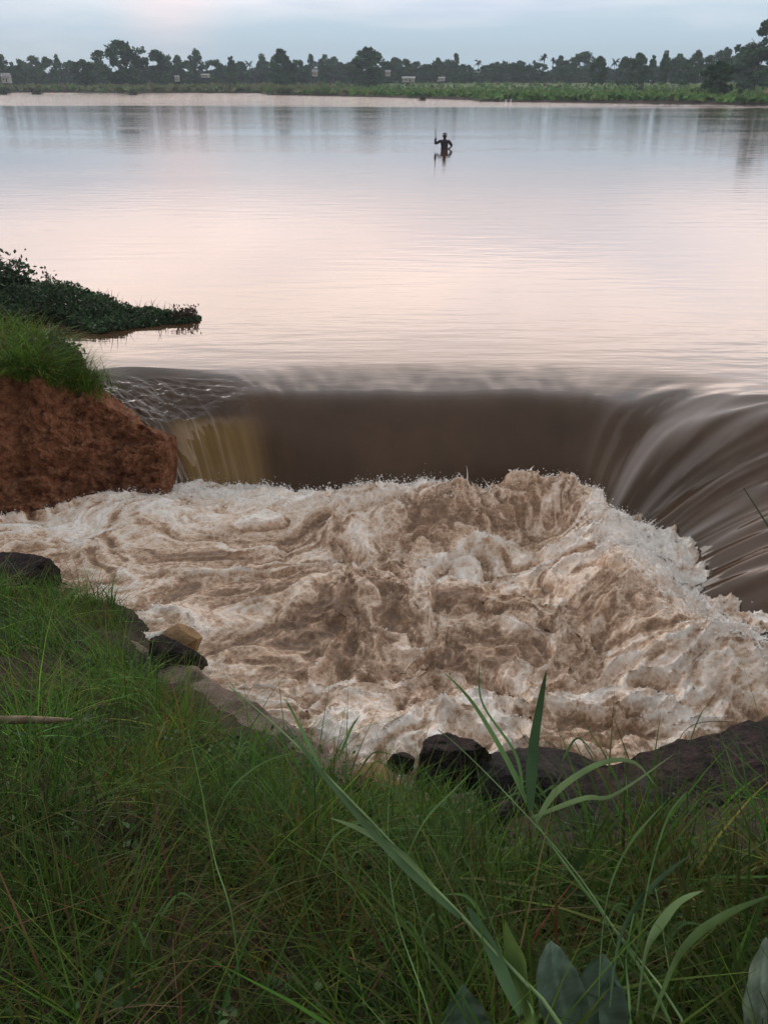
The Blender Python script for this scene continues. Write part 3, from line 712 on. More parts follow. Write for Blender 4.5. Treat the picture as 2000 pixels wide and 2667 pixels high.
# ------------------------------------------------------------------ near bank
EDGE = [(-1500, 1440), (-700, 1480), (-200, 1500), (0, 1512), (150, 1520), (330, 1560), (470, 1730), (620, 1830), (800, 1945), (1000, 2040), (1250, 2100), (1500, 2090), (1740, 2010), (2000, 1930), (2400, 1860), (3200, 1780)]
_e = sorted([(p.x, p.y) for p in (onz(x, y, -.93) for x, y in EDGE)])
_ex = np.array([a for a, _ in _e]); _ey = np.array([b for _, b in _e])
def edge_y(x): return np.interp(x, _ex, _ey)
def bank_z(x, y):
    y0 = .5; t = (y - y0) / (edge_y(x) - y0)
    z = np.where(t < 0, 1.18 - .1 * t, 1.18 - 2.14 * (.80 * t + .20 * t * t))
    z = np.where(t > 1, 1.18 - 2.14 - 1.1 * (y - edge_y(x)), z)
    return z + .07 * fbm(x * 1.1, y * 1.1, 111, 4) * np.clip(t * 3, .3, 1)
def build_bank():
    xs = np.linspace(-8.5, 6, 300); ys = np.linspace(-1.5, 8.4, 240); X, Y = np.meshgrid(xs, ys)
    Z = bank_z(X, Y) + .02 * fbm(X * 6, Y * 6, 113, 3); Z = np.maximum(Z, -1.8)
    F = grid_faces(240, 300); k = (Y.ravel()[F] < edge_y(X.ravel()[F]) + .9).all(1)
    return mesh('grassy_bank', np.stack([X, Y, Z], -1).reshape(-1, 3), F[k], M_soil)
tag(build_bank(), kind='structure')
# the pale broken concrete edge that runs from the left down to the middle
def build_edge():
    px = [(170, 1640), (300, 1690), (420, 1745), (540, 1805), (680, 1890), (820, 1975), (960, 2050), (1090, 2110)]
    n = 220; P = catmull([onz(x, y, -.70) for x, y in px], n); s = np.linspace(0, 1, n)
    T = np.gradient(P, axis=0); T /= np.linalg.norm(T, axis=1)[:, None]; Nn = np.stack([-T[:, 1], T[:, 0], 0 * s], -1)      # towards the water
    prof = [(-.30, -.55), (-.27, -.02), (-.24, .0)] + [(q, 0.0) for q in np.linspace(-.20, .16, 14)] + [(.19, -.015), (.215, -.05), (.23, -.12), (.25, -.35), (.27, -.70)]
    rows = []
    for o, dz in prof:
        Q = P + Nn * (o * .72 * (1 + .16 * fbm(s * 22, s * 0 + 5, 191, 3)[:, None] * (abs(o) > .1))); Q[:, 2] += dz + .035 * fbm(Q[:, 0] * 3, Q[:, 1] * 3, 193, 4) - .10 * sstep(.25, .6, pn(s * 15, s * 0 + o * 1.5, 195)); rows.append(Q)
    V = np.stack(rows); return mesh('concrete_edge', V.reshape(-1, 3), grid_faces(len(prof), n)[:, ::-1], M_conc)
M_conc = mottled('weathered_concrete', (.10, .070, .053), (.20, .148, .114), 6, .75, 1.0, 34, (.26, .205, .165), .3, .05)
tag(build_edge(), 'weathered brownish concrete edge running diagonally from the left down to the middle foreground', 'concrete edge')

rock('rock', onz(1160, 1990, -.83), (.30, .26, .27), (.2, .1, .4), M_rock, 3, 'dark wet boulder at the pool edge in the middle foreground')
rock('rock', onz(1045, 1985, -.92), (.12, .10, .09), (.1, .4, 1.1), M_rock, 8, 'small dark stone against the left side of the dark boulder')
rock('rock', onz(1450, 2090, -.98), (.80, .34, .26), (.30, -.05, .0), M_rock2, 12, 'flat grey-brown slab lying along the pool edge', facets=8, amp=.05)
rock('rock', onz(1980, 2165, -.68), (1.05, .80, .48), (.42, -.18, -.1), M_rock, 22, 'large dark sloping rock at the right edge', facets=12)
rock('rock', onz(1600, 2230, -.62), (.50, .42, .26), (.5, .05, .3), M_rock2, 27, 'dark broken rock between the flat slab and the large right rock', facets=12)
rock('rock', onz(985, 2045, -.70), (.16, .12, .13), (.3, .2, .2), M_tan, 31, 'tan yellowish stone in the grass below the dark boulder', facets=10, amp=.03)
rock('rock', onz(55, 1500, -.80), (.40, .22, .16), (0, .12, -.1), M_rock, 37, 'dark flat-topped rock behind the grass at the left edge', facets=9)
rock('rock', onz(478, 1680, -.72), (.19, .15, .15), (.4, -.3, .5), M_tan, 43, 'pale yellowish broken block leaning over the water', facets=8, amp=.025)
rock('rock', onz(455, 1715, -.72), (.26, .14, .12), (.3, .45, -.3), M_rock, 47, 'dark red-brown angular block in front of the pale broken block', facets=8, amp=.03)
rock('rock', onz(2000, 1715, -.86), (.28, .2, .16), (.2, .1, .2), M_rock, 53, 'dark stone in the foam at the right edge of the pool', facets=10)
rock('rock', onz(1320, 2130, -.78), (.16, .12, .10), (.2, .1, .9), M_rock, 59, 'small dark stone below the flat slab', facets=10)
# earth mound at the right end of the far shore
rock('earth_mound', onz(2005, 252, .4), (2.4, 1.6, 1.3), (0, 0, 0), M_red, 61, 'low reddish earth mound on the far shore at the right edge', 'mound', facets=6)

# dry branch on the left
V, F = tube(np.array([onz(-120, 1880, .37), onz(-20, 1876, .38), onz(60, 1874, .38), onz(140, 1876, .37), onz(190, 1874, .36)]), np.array([.02, .019, .017, .014, .005]), 8)
tag(mesh('branch', V, F, M_wood), 'pale dry branch lying in the grass at the left edge', 'branch')

# ------------------------------------------------------------------ grass
def blades(P, L, w, lean, bend, az, col, nseg=4):
    n = len(P); s = np.linspace(0, 1, nseg + 1)
    H = np.stack([np.cos(az), np.sin(az), 0 * az], -1); Sd = np.stack([-np.sin(az), np.cos(az), 0 * az], -1)
    V = np.empty((n, nseg + 1, 2, 3))
    for k, t in enumerate(s):
        c = P + H * (L * (lean * t + bend * t * t))[:, None]
        c[:, 2] += L * (t * np.sqrt(np.clip(1 - lean ** 2, .1, 1)) - .55 * bend * t * t)
        ww = (w * (1 - t ** 1.6) * .5 + .0003)[:, None]
        V[:, k, 0] = c - Sd * ww; V[:, k, 1] = c + Sd * ww
    i = np.arange(n * (nseg + 1) * 2).reshape(n, nseg + 1, 2)
    F = np.stack([i[:, :-1, 0], i[:, :-1, 1], i[:, 1:, 1], i[:, 1:, 0]], -1).reshape(-1, 4)
    return V.reshape(-1, 3), F, np.repeat(col, (nseg + 1) * 2, 0)
def greens(n, dry=.06):
    b = rng.uniform(.5, 1.0, (n, 1)) + rng.exponential(.38, (n, 1))
    c = np.stack([rng.uniform(.036, .074, n), rng.uniform(.092, .142, n), rng.uniform(.010, .022, n)], -1) * np.minimum(b, 2.4)
    d = np.stack([rng.uniform(.09, .17, n), rng.uniform(.085, .15, n), rng.uniform(.04, .07, n)], -1)
    k = rng.random(n) < dry; c[k] = d[k]
    return c
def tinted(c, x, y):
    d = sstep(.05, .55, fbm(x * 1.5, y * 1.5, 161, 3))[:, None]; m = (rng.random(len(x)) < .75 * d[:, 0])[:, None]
    c = c * (.50 + .50 * sstep(1.3, 3.4, y))[:, None] * np.where(y[:, None] < 2.2, np.array([1.12, .95, 1.0]), 1)  # nearest blades browner with thatch, and darkened in colour for the lesser skylight there
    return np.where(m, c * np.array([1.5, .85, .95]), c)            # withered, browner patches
def near_grass():
    Vs, Fs, Cs = [], [], []
    def put(n, xr, yr, Lr, wr, dens, dry):
        x = rng.uniform(*xr, n); y = rng.uniform(*yr, n)
        e = edge_y(x); k = (rng.random(n) < dens(x, y, e)); x, y = x[k], y[k]; n = len(x)
        P = np.stack([x, y, bank_z(x, y) - .01], -1)
        cl = pn(x * 2.2, y * 2.2, 121)
        L = rng.uniform(*Lr, n) * np.clip(1 + .9 * cl + .4 * pn(x * 6, y * 6, 163), .3, 2); az = rng.uniform(0, 6.28, n)
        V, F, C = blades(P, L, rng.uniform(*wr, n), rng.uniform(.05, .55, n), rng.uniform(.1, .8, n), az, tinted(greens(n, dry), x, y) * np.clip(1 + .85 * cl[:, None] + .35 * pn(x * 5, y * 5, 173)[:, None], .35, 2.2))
        Fs.append(F + sum(len(v) for v in Vs)); Vs.append(V); Cs.append(C)
    def lawn(x, y, e):
        px = 1000 + x / np.maximum(y, .5) * FPX * .8
        lo = onz(300, 1690, -.75).x; hi = onz(1080, 2090, -.75).x
        m = sstep(-.05, -.30, y - e + .52 * sstep(lo - .2, lo + .2, x) * (1 - sstep(hi - .3, hi, x)))
        right = sstep(.15, .8, x)                                   # thinner towards the rocks
        m = m * (1 - .94 * right * sstep(-1.9, -1.1, y - e))
        bare = sstep(-.15, .55, pn(x * 1.3, y * 1.3, 127))
        return np.clip(m * (1 - .75 * bare), 0, 1)
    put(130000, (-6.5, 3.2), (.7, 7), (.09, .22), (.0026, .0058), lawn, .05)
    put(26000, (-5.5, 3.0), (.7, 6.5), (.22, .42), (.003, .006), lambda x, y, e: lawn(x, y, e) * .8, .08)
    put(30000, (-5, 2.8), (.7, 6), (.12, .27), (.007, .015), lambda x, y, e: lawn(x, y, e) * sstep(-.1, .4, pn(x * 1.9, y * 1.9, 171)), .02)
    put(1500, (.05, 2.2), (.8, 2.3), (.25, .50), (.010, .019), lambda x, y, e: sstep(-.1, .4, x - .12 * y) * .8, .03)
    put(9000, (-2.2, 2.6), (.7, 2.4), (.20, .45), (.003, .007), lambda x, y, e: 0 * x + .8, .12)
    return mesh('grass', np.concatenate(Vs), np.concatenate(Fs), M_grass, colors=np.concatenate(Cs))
tag(near_grass(), kind='stuff')

def weeds():
    n = 900; x = rng.uniform(-4.5, 2.2, n); y = rng.uniform(.9, 5.8, n); k = (y < edge_y(x) - .35) & (pn(x * .9, y * .9, 181) > -.05); x, y = x[k], y[k]
    P, c, sz = [], [], []
    for a, b in zip(x, y):
        m = rng.integers(10, 26); h = rng.uniform(.05, .16); q = np.stack([a + rng.normal(0, .045, m), b + rng.normal(0, .045, m), float(bank_z(np.array(a), np.array(b))) + h * rng.random(m) + .04], -1)
        P.append(q); c.append(np.tile(np.array([.034, .070, .020]) * rng.uniform(.6, 1.5), (m, 1)) * rng.uniform(.8, 1.25, (m, 1))); sz.append(np.full(m, rng.uniform(.010, .024)))
    V, F, C = rand_quads(np.concatenate(P), np.concatenate(sz), np.concatenate(c), .35)
    return mesh('small_weeds', V, F, M_leaf, colors=C, smooth=False)
tag(weeds(), kind='stuff')
# tall grass plants one can point to: each a stem with long blades
def blade_curve(pts, n=16): return catmull(np.array([p[:] for p in pts]), n)
def wprof(n, w, tip=.03): t = np.linspace(0, 1, n); return 1.35 * w * np.clip(np.minimum(.45 + t * 2.5, 1) * (1 - t ** 2.2) + tip, 0, 1)
G1, G2 = (.095, .180, .060), (.150, .235, .100)
def tall_grass(label, stem, leaves, col=G1, sw=.004, group='tall grass stalks in the foreground'):
    """stem: [(pixel x, pixel y, distance)...] root first; leaves: (points, width, colour)"""
    near = .80 if min(p[2] for p in stem) < 1.6 else 1.0
    q = [ony(a, b, c * near) for a, b, c in stem]; g0 = Vector((q[0].x * 1.02, q[0].y - .03, float(bank_z(np.array(q[0].x), np.array(q[0].y))) - .03))
    P = blade_curve([g0] + q if g0.z < q[0].z - .05 else q, 22); root = P[0].copy()
    t = empty('tall_grass', tuple(root))
    V, F = tube(P - root, np.linspace(sw, sw * .35, 22), 6); mesh('stem', V, F, M_grass, t, colors=np.tile(col, (len(V), 1)))
    for pts, w, c in leaves:
        Q = blade_curve([ony(a_, b_, c_ * near) for a_, b_, c_ in pts], 18); side = np.array([1.0, .25, .15]) if abs(Q[-1][2] - Q[0][2]) > abs(Q[-1][0] - Q[0][0]) else np.array([.2, .6, .8])
        V, F = ribbon(Q - root, wprof(18, w), side, .18); mesh('blade', V, F, M_grass, t, colors=np.tile(c, (len(V), 1)))
    return tag(t, label, 'grass plant', group, 'thing')
tall_grass('tall grass stalk rising at the right centre with an upright dark blade over the foam',
    [(1760, 2720, 1.25), (1640, 2480, 1.45), (1500, 2290, 1.65), (1395, 2140, 1.85), (1350, 2020, 1.95)],
    [([(1380, 2110, 1.87), (1385, 1960, 1.95), (1405, 1830, 2.0), (1422, 1745, 2.02)], .021, (.045, .095, .040)),
     ([(1370, 2090, 1.88), (1320, 1980, 1.98), (1230, 1830, 2.1), (1150, 1745, 2.15)], .010, G1),
     ([(1385, 2130, 1.86), (1520, 2080, 1.95), (1600, 2070, 2.0), (1760, 1960, 2.1)], .010, G2),
     ([(1395, 2140, 1.86), (1450, 2060, 1.9), (1560, 1990, 1.95), (1650, 1985, 1.98), (1710, 2050, 2.0)], .012, G2),
     ([(1362, 2060, 1.9), (1340, 1960, 2.0), (1255, 1830, 2.1), (1248, 1720, 2.15)], .006, G1)], sw=.0045)
tall_grass('long pale stalk leaning diagonally from the lower right to the upper left over the grass',
    [(1480, 2720, 1.15), (1290, 2480, 1.35), (1090, 2270, 1.6), (890, 2060, 1.85), (730, 1900, 2.1), (600, 1790, 2.3)],
    [([(1130, 2310, 1.55), (1040, 2220, 1.65), (940, 2160, 1.75), (860, 2130, 1.8)], .014, G2),
     ([(1200, 2390, 1.45), (1060, 2260, 1.58), (930, 2120, 1.78), (790, 1950, 2.0), (740, 1880, 2.1)], .014, (.06, .115, .05)),
     ([(840, 2010, 1.92), (800, 1930, 2.0), (760, 1850, 2.1), (745, 1820, 2.1)], .006, G1)], col=G2, sw=.0048)
tall_grass('thin stalk crossing from the foaming water down to the broad grey leaves',
    [(1790, 2700, 1.2), (1600, 2420, 1.5), (1490, 2260, 1.7), (1330, 2080, 1.9), (1200, 1950, 2.05), (1140, 1900, 2.1)], [], col=G2, sw=.0028)
tall_grass('slim stalk standing left of the broad grey leaves with arching blades',
    [(1130, 2700, 1.2), (1030, 2380, 1.5), (1010, 2160, 1.75), (1020, 1990, 1.9)],
    [([(1020, 2330, 1.55), (1100, 2150, 1.75), (1180, 2060, 1.85), (1240, 2000, 1.9)], .006, G1),
     ([(1012, 2210, 1.7), (960, 2140, 1.8), (870, 2180, 1.8), (820, 2290, 1.75)], .006, G1)], sw=.0022)
tall_grass('tuft of broad upright blades at the right foreground below the dark rock',
    [(1640, 2700, 1.2), (1630, 2500, 1.4), (1650, 2380, 1.5)],
    [([(1590, 2620, 1.25), (1620, 2440, 1.45), (1700, 2310, 1.6), (1800, 2225, 1.7)], .020, (.06, .11, .055)),
     ([(1660, 2640, 1.25), (1690, 2470, 1.42), (1760, 2360, 1.5), (1830, 2320, 1.55)], .022, G2),
     ([(1700, 2660, 1.2), (1780, 2480, 1.4), (1880, 2390, 1.5), (2010, 2330, 1.55)], .022, (.075, .13, .045)),
     ([(1640, 2600, 1.3), (1690, 2300, 1.6), (1740, 2130, 1.8), (1790, 2060, 1.85)], .012, G1),
     ([(1560, 2600, 1.3), (1580, 2350, 1.55), (1640, 2200, 1.7), (1740, 2080, 1.8)], .010, G1)], sw=.004)
tall_grass('wide bright green blade standing left of the broad grey leaves',
    [(1390, 2690, 1.15), (1370, 2600, 1.25), (1350, 2540, 1.3)],
    [([(1400, 2680, 1.15), (1370, 2560, 1.28), (1335, 2460, 1.36), (1315, 2395, 1.42)], .040, (.075, .125, .032)),
     ([(1360, 2640, 1.2), (1300, 2500, 1.33), (1250, 2410, 1.42), (1215, 2360, 1.46)], .028, (.05, .10, .045))])
tall_grass('thin seeding stalk at the left centre rising out of the dark grass',
    [(610, 2420, 1.5), (560, 2240, 1.7), (530, 2080, 1.9), (490, 1900, 2.15)], [([(545, 2180, 1.75), (600, 2060, 1.9), (680, 1990, 2.0), (760, 1960, 2.0)], .005, G1)], sw=.0022)
tall_grass('curved dry stalk hanging over the rock at the right edge',
    [(1790, 2080, 2.3), (1760, 1960, 2.4), (1800, 1890, 2.4), (1900, 1880, 2.4), (2010, 1905, 2.4)], [([(1790, 1950, 2.4), (1810, 1890, 2.42), (1830, 1850, 2.45), (1850, 1830, 2.45)], .004, G1)], col=(.07, .09, .05), sw=.0025)
tall_grass('single blade poking in from the right edge over the falling water',
    [(2120, 1600, 2.2), (2040, 1440, 2.3), (1980, 1340, 2.4), (1935, 1270, 2.45)], [], col=(.045, .08, .04), sw=.005)
tall_grass('dark bent blade standing over the foam at the middle left',
    [(820, 2060, 2.1), (815, 1970, 2.2), (780, 1890, 2.3), (740, 1820, 2.35)], [([(880, 1980, 2.2), (905, 1920, 2.25), (925, 1880, 2.3), (940, 1860, 2.3)], .007, G1)], col=(.04, .075, .03), sw=.003)
# loose middling stalks
for i in range(34):
    X = rng.uniform(120, 1950); Y = rng.uniform(2150, 2600); d0 = 1.2 + (2667 - Y) / 480 + .15
    X2 = X + rng.uniform(-160, 160); h = rng.uniform(180, 340)
    lv = []
    for k in range(2):
        f = rng.uniform(.3, .8); bx, by, bd_ = X + (X2 - X) * f, Y - h * f, d0 + .28 * f
        dx = rng.choice([-1, 1]) * rng.uniform(60, 150)
        lv.append(([(bx, by, bd_), (bx + dx * .45, by - 60, bd_ + .05), (bx + dx, by - rng.uniform(0, 70), bd_ + .06)], rng.uniform(.004, .008), tuple(np.array(G1) * rng.uniform(.7, 1.2))))
    side = 'left' if X < 700 else 'middle' if X < 1300 else 'right'
    tall_grass('thin green grass stalk with short side blades in the %s foreground grass' % side, [(X, Y, d0), (X + (X2 - X) * .3, Y - h * .4, d0 + .12), (X + (X2 - X) * .65, Y - h * .75, d0 + .22), (X2, Y - h, d0 + .3)], lv,
        col=tuple(np.array(G2) * rng.uniform(.6, 1.1)), sw=.0020, group='thin grass stalks in the %s foreground' % side)

# broad grey-green leaves at the bottom
def broad_plant(label, root, leaves):
    r = np.array(ony(*root)[:]); t = empty('broad_leaf_plant', tuple(r))
    for k, (pts, w, c) in enumerate(leaves):
        b0 = np.array(ony(*pts[0])[:]); g0 = np.array([r[0], r[1], float(bank_z(np.array(r[0]), np.array(r[1]))) - .03])
        sv, sf = tube(np.array([g0, g0 * .6 + b0 * .4 + [0, -.01, 0], b0]) - r, np.array([.008, .007, .005]), 8); mesh('stem', sv, sf, M_broad, t, colors=np.tile(c, (len(sv), 1)))
        n = 44; Q = blade_curve([ony(*p) for p in pts], n) - r
        T = np.gradient(Q, axis=0); T /= np.linalg.norm(T, axis=1)[:, None]
        sd = np.cross(T, np.array([0, -.8, .6])); sd /= np.linalg.norm(sd, axis=1)[:, None]; N = np.cross(sd, T)
        tt = np.linspace(0, 1, n); ww = w * np.sin(np.pi * np.clip(tt * .92 + .08, 0, 1)) ** 1.0 * (1 + .09 * fbm(tt * 9, tt * 0 + root[0], 199, 3))
        m = 11; u = np.linspace(-1, 1, m)
        V = Q[:, None] + sd[:, None] * (u[None, :, None] * ww[:, None, None] / 2) + N[:, None] * ((np.abs(u) ** 1.3 * .18)[None, :, None] * ww[:, None, None] + (.03 * w * np.sin(tt * 31)[:, None] * np.abs(u)[None, :])[..., None])
        cc = np.tile(c, (n * m, 1)).reshape(n, m, 3); cc[:, m // 2] = np.array(c) * 1.5; U_, T_ = np.meshgrid(u, tt); cc *= (1 + .30 * np.clip(np.sin((T_ * 60 - np.abs(U_) * 11)) * 3 - 2, 0, 1) + .45 * np.clip(fbm(T_ * 5 + root[0], U_ * 2.2, 151, 3), -1, 1))[..., None]
        mesh('leaf', V.reshape(-1, 3), grid_faces(n, m), M_broad, t, colors=cc.reshape(-1, 3))
    return tag(t, label, 'plant', 'broad-leaved plants at the bottom')
GL = (.044, .082, .050)
broad_plant('broad grey-green leaves standing at the bottom right of centre', (1520, 2800, 1.0),
    [([(1500, 2800, 1.0), (1470, 2640, 1.05), (1445, 2530, 1.1), (1435, 2450, 1.15)], .095, GL), ([(1560, 2800, 1.0), (1560, 2660, 1.05), (1560, 2560, 1.1), (1575, 2485, 1.15)], .105, (.036, .072, .040)),
     ([(1620, 2800, 1.0), (1600, 2700, 1.03), (1590, 2600, 1.08), (1585, 2540, 1.1)], .06, (.036, .074, .042))])
broad_plant('broad pale leaf cut by the bottom edge, left of the tall grey leaves', (1230, 2850, 1.0),
    [([(1230, 2820, 1.0), (1215, 2720, 1.03), (1210, 2640, 1.07), (1205, 2565, 1.1)], .105, (.040, .075, .045))])
broad_plant('broad pale leaf standing at the right bottom corner', (2010, 2850, 1.0),
    [([(1995, 2830, 1.0), (1985, 2680, 1.05), (1985, 2550, 1.1), (1995, 2440, 1.15)], .09, (.09, .13, .09)), ([(2080, 2830, 1.0), (2060, 2680, 1.05), (2050, 2560, 1.1), (2030, 2450, 1.15)], .06, (.07, .10, .07))])

# ------------------------------------------------------------------ plants on the left shore
def leaf_cover(name, P, size, cols): 
    V, F, C = rand_quads(P, size, cols); return V, F, C
def shore_mat():
    """low water plants spreading from the bank into the lake"""
    ol = [onz(x, y) for x, y in [(-500, 770), (-150, 770), (0, 775), (110, 778), (250, 790), (400, 812), (525, 828), (520, 838), (430, 846), (330, 862), (250, 866), (180, 845), (90, 850), (0, 880), (-200, 890), (-500, 900)]]
    pts = np.array([[p.x, p.y] for p in ol]); n = 110000
    x = rng.uniform(pts[:, 0].min(), pts[:, 0].max(), n); y = rng.uniform(pts[:, 1].min(), pts[:, 1].max(), n)
    x_, y_ = x + .08 * pn(x * 3, y * 3, 131), y + .25 * pn(x * 2.4, y * 2.4, 133)
    ins = np.zeros(n, bool); dm = np.full(n, 9.)
    for i in range(len(pts)):
        a, b = pts[i], pts[i - 1]
        c = ((a[1] > y_) != (b[1] > y_)) & (x_ < (b[0] - a[0]) * (y_ - a[1]) / (b[1] - a[1] + 1e-12) + a[0]); ins ^= c
        d = b - a; t = np.clip(((x_ - a[0]) * d[0] + (y_ - a[1]) * d[1]) / (d @ d), 0, 1); dm = np.minimum(dm, np.hypot(x_ - a[0] - t * d[0], y_ - a[1] - t * d[1]))
    x, y, dm = x[ins], y[ins], dm[ins]; n = len(x)
    ht = np.clip(dm / .55, .12, 1) ** .6 * (.15 + .10 * pn(x * 2.1, y * 2.1, 137)) + .16 * sstep(-3.2, -4.6, x)
    ht = ht * np.clip(.55 + (-1.9 - x) * .35, .45, 1.2)
    z = ht * rng.random(n) ** .6
    k = rng.random(n) < .72
    P = np.stack([x, y, z], -1)[k]
    c = np.array([.034, .066, .030]) * rng.uniform(.55, 1.6, (len(P), 1)); m = pn(P[:, 0] * 1.5, P[:, 1] * 1.5, 139)[:, None]; c = c * (1 + .4 * m)
    V, F, C = rand_quads(P, rng.uniform(.012, .032, len(P)), c)
    # stalks that stand up out of it
    q = rng.integers(0, n, 900); PP = np.stack([x[q], y[q], ht[q] * .5], -1)
    BV_, BF_, BC = blades(PP, rng.uniform(.10, .26, 900), rng.uniform(.006, .012, 900), rng.uniform(0, .5, 900), rng.uniform(.1, .6, 900), rng.uniform(0, 6.28, 900), np.tile([.03, .05, .028], (900, 1)))
    return mesh('water_plants', np.concatenate([V, BV_]), np.concatenate([F, BF_ + len(V)]), M_leaf, colors=np.concatenate([C, BC]), smooth=False)
tag(shore_mat(), kind='stuff')
def shrub(label, c, size, n, leaf, col, seed, group=None):
    g = np.random.default_rng(seed); t = empty('shrub', c); P = []; st = []
    for i in range(18):
        a = g.uniform(0, 6.28); r = g.uniform(.1, 1) ** .7; e = np.array([math.cos(a) * r * size[0], math.sin(a) * r * size[1], size[2] * g.uniform(.35, 1.0) * (1.1 - .4 * r)])
        st.append(tube(np.array([[0, 0, -.05], e * [.4, .4, .55], e]), np.array([.010, .007, .003]), 5))
        m = n // 18; tpos = g.random((m, 1)) ** .6
        P.append(e * tpos * np.array([1, 1, 1]) + g.normal(size=(m, 3)) * np.array([.09, .09, .07]) * (size[0] / .5))
    P = np.concatenate(P); P[:, 2] = np.maximum(P[:, 2], -.02)
    cc = np.array(col) * g.uniform(.55, 1.5, (len(P), 1))
    V, F, C = rand_quads(P, g.uniform(leaf * .6, leaf, len(P)), cc)
    mesh('foliage', V, F, M_leaf, t, colors=C, smooth=False); sv, sf = join(st); mesh('stem', sv, sf, M_bark, t)
    return tag(t, label, 'shrub', group)
p = onz(20, 800, .05); shrub('dark dense bush at the left edge behind the water plants', (p.x - .1, p.y, .0), (.62, .5, .78), 4200, .05, (.032, .062, .032), 3)
p = onz(-230, 800, .05); shrub('dark bush at the far left behind the water plants', (p.x, p.y, .0), (.9, .6, .85), 4200, .05, (.032, .062, .032), 4)
p = onz(120, 962, .22); shrub('small leafy shrub hanging over the top of the red earth bank', (p.x, p.y + .2, .12), (.34, .30, .42), 1500, .042, (.040, .062, .026), 5)
p = onz(150, 785, .0); shrub('sparse reddish weed standing up at the back of the water plants', (p.x - .1, p.y, .0), (.20, .16, .46), 260, .035, (.06, .045, .03), 6)
p = onz(510, 832, .0); shrub('sparse reddish weed at the tip of the water plants', (p.x - .15, p.y, .0), (.24, .16, .20), 260, .03, (.06, .04, .03), 9)
def bank_grass():
    n = 15000
    u = rng.uniform(0, 1, n); Tt = catmull([onz(*p) for p in TOP], 400)
    idx = (u * 300).astype(int); b = Tt[idx]
    back = rng.random(n) ** 1.2 * 1.5 - .10
    k = rng.random(n) < np.interp(b[:, 0], [-9, -3.6, -3.1, -2.8], [1, 1, .55, 0]); b, back = b[k], back[k]; n = len(b)
    back = back * np.interp(b[:, 0], [-9, -3.9, -3.1], [1, 1, .35])
    P = b + np.stack([rng.normal(0, .05, n), back, 0 * back - .02 + np.where(back < 0, back * .8, 0)], -1)
    az = rng.normal(-1.3, 1.3, n); c = greens(n, .05) * np.array([1.5, 1.35, 1.0])
    V, F, C = blades(P, rng.uniform(.16, .42, n), rng.uniform(.005, .010, n), rng.uniform(.1, .6, n), rng.uniform(.2, .9, n), az, c)
    return mesh('bank_top_grass', V, F, M_grass, colors=C)
tag(bank_grass(), kind='stuff')

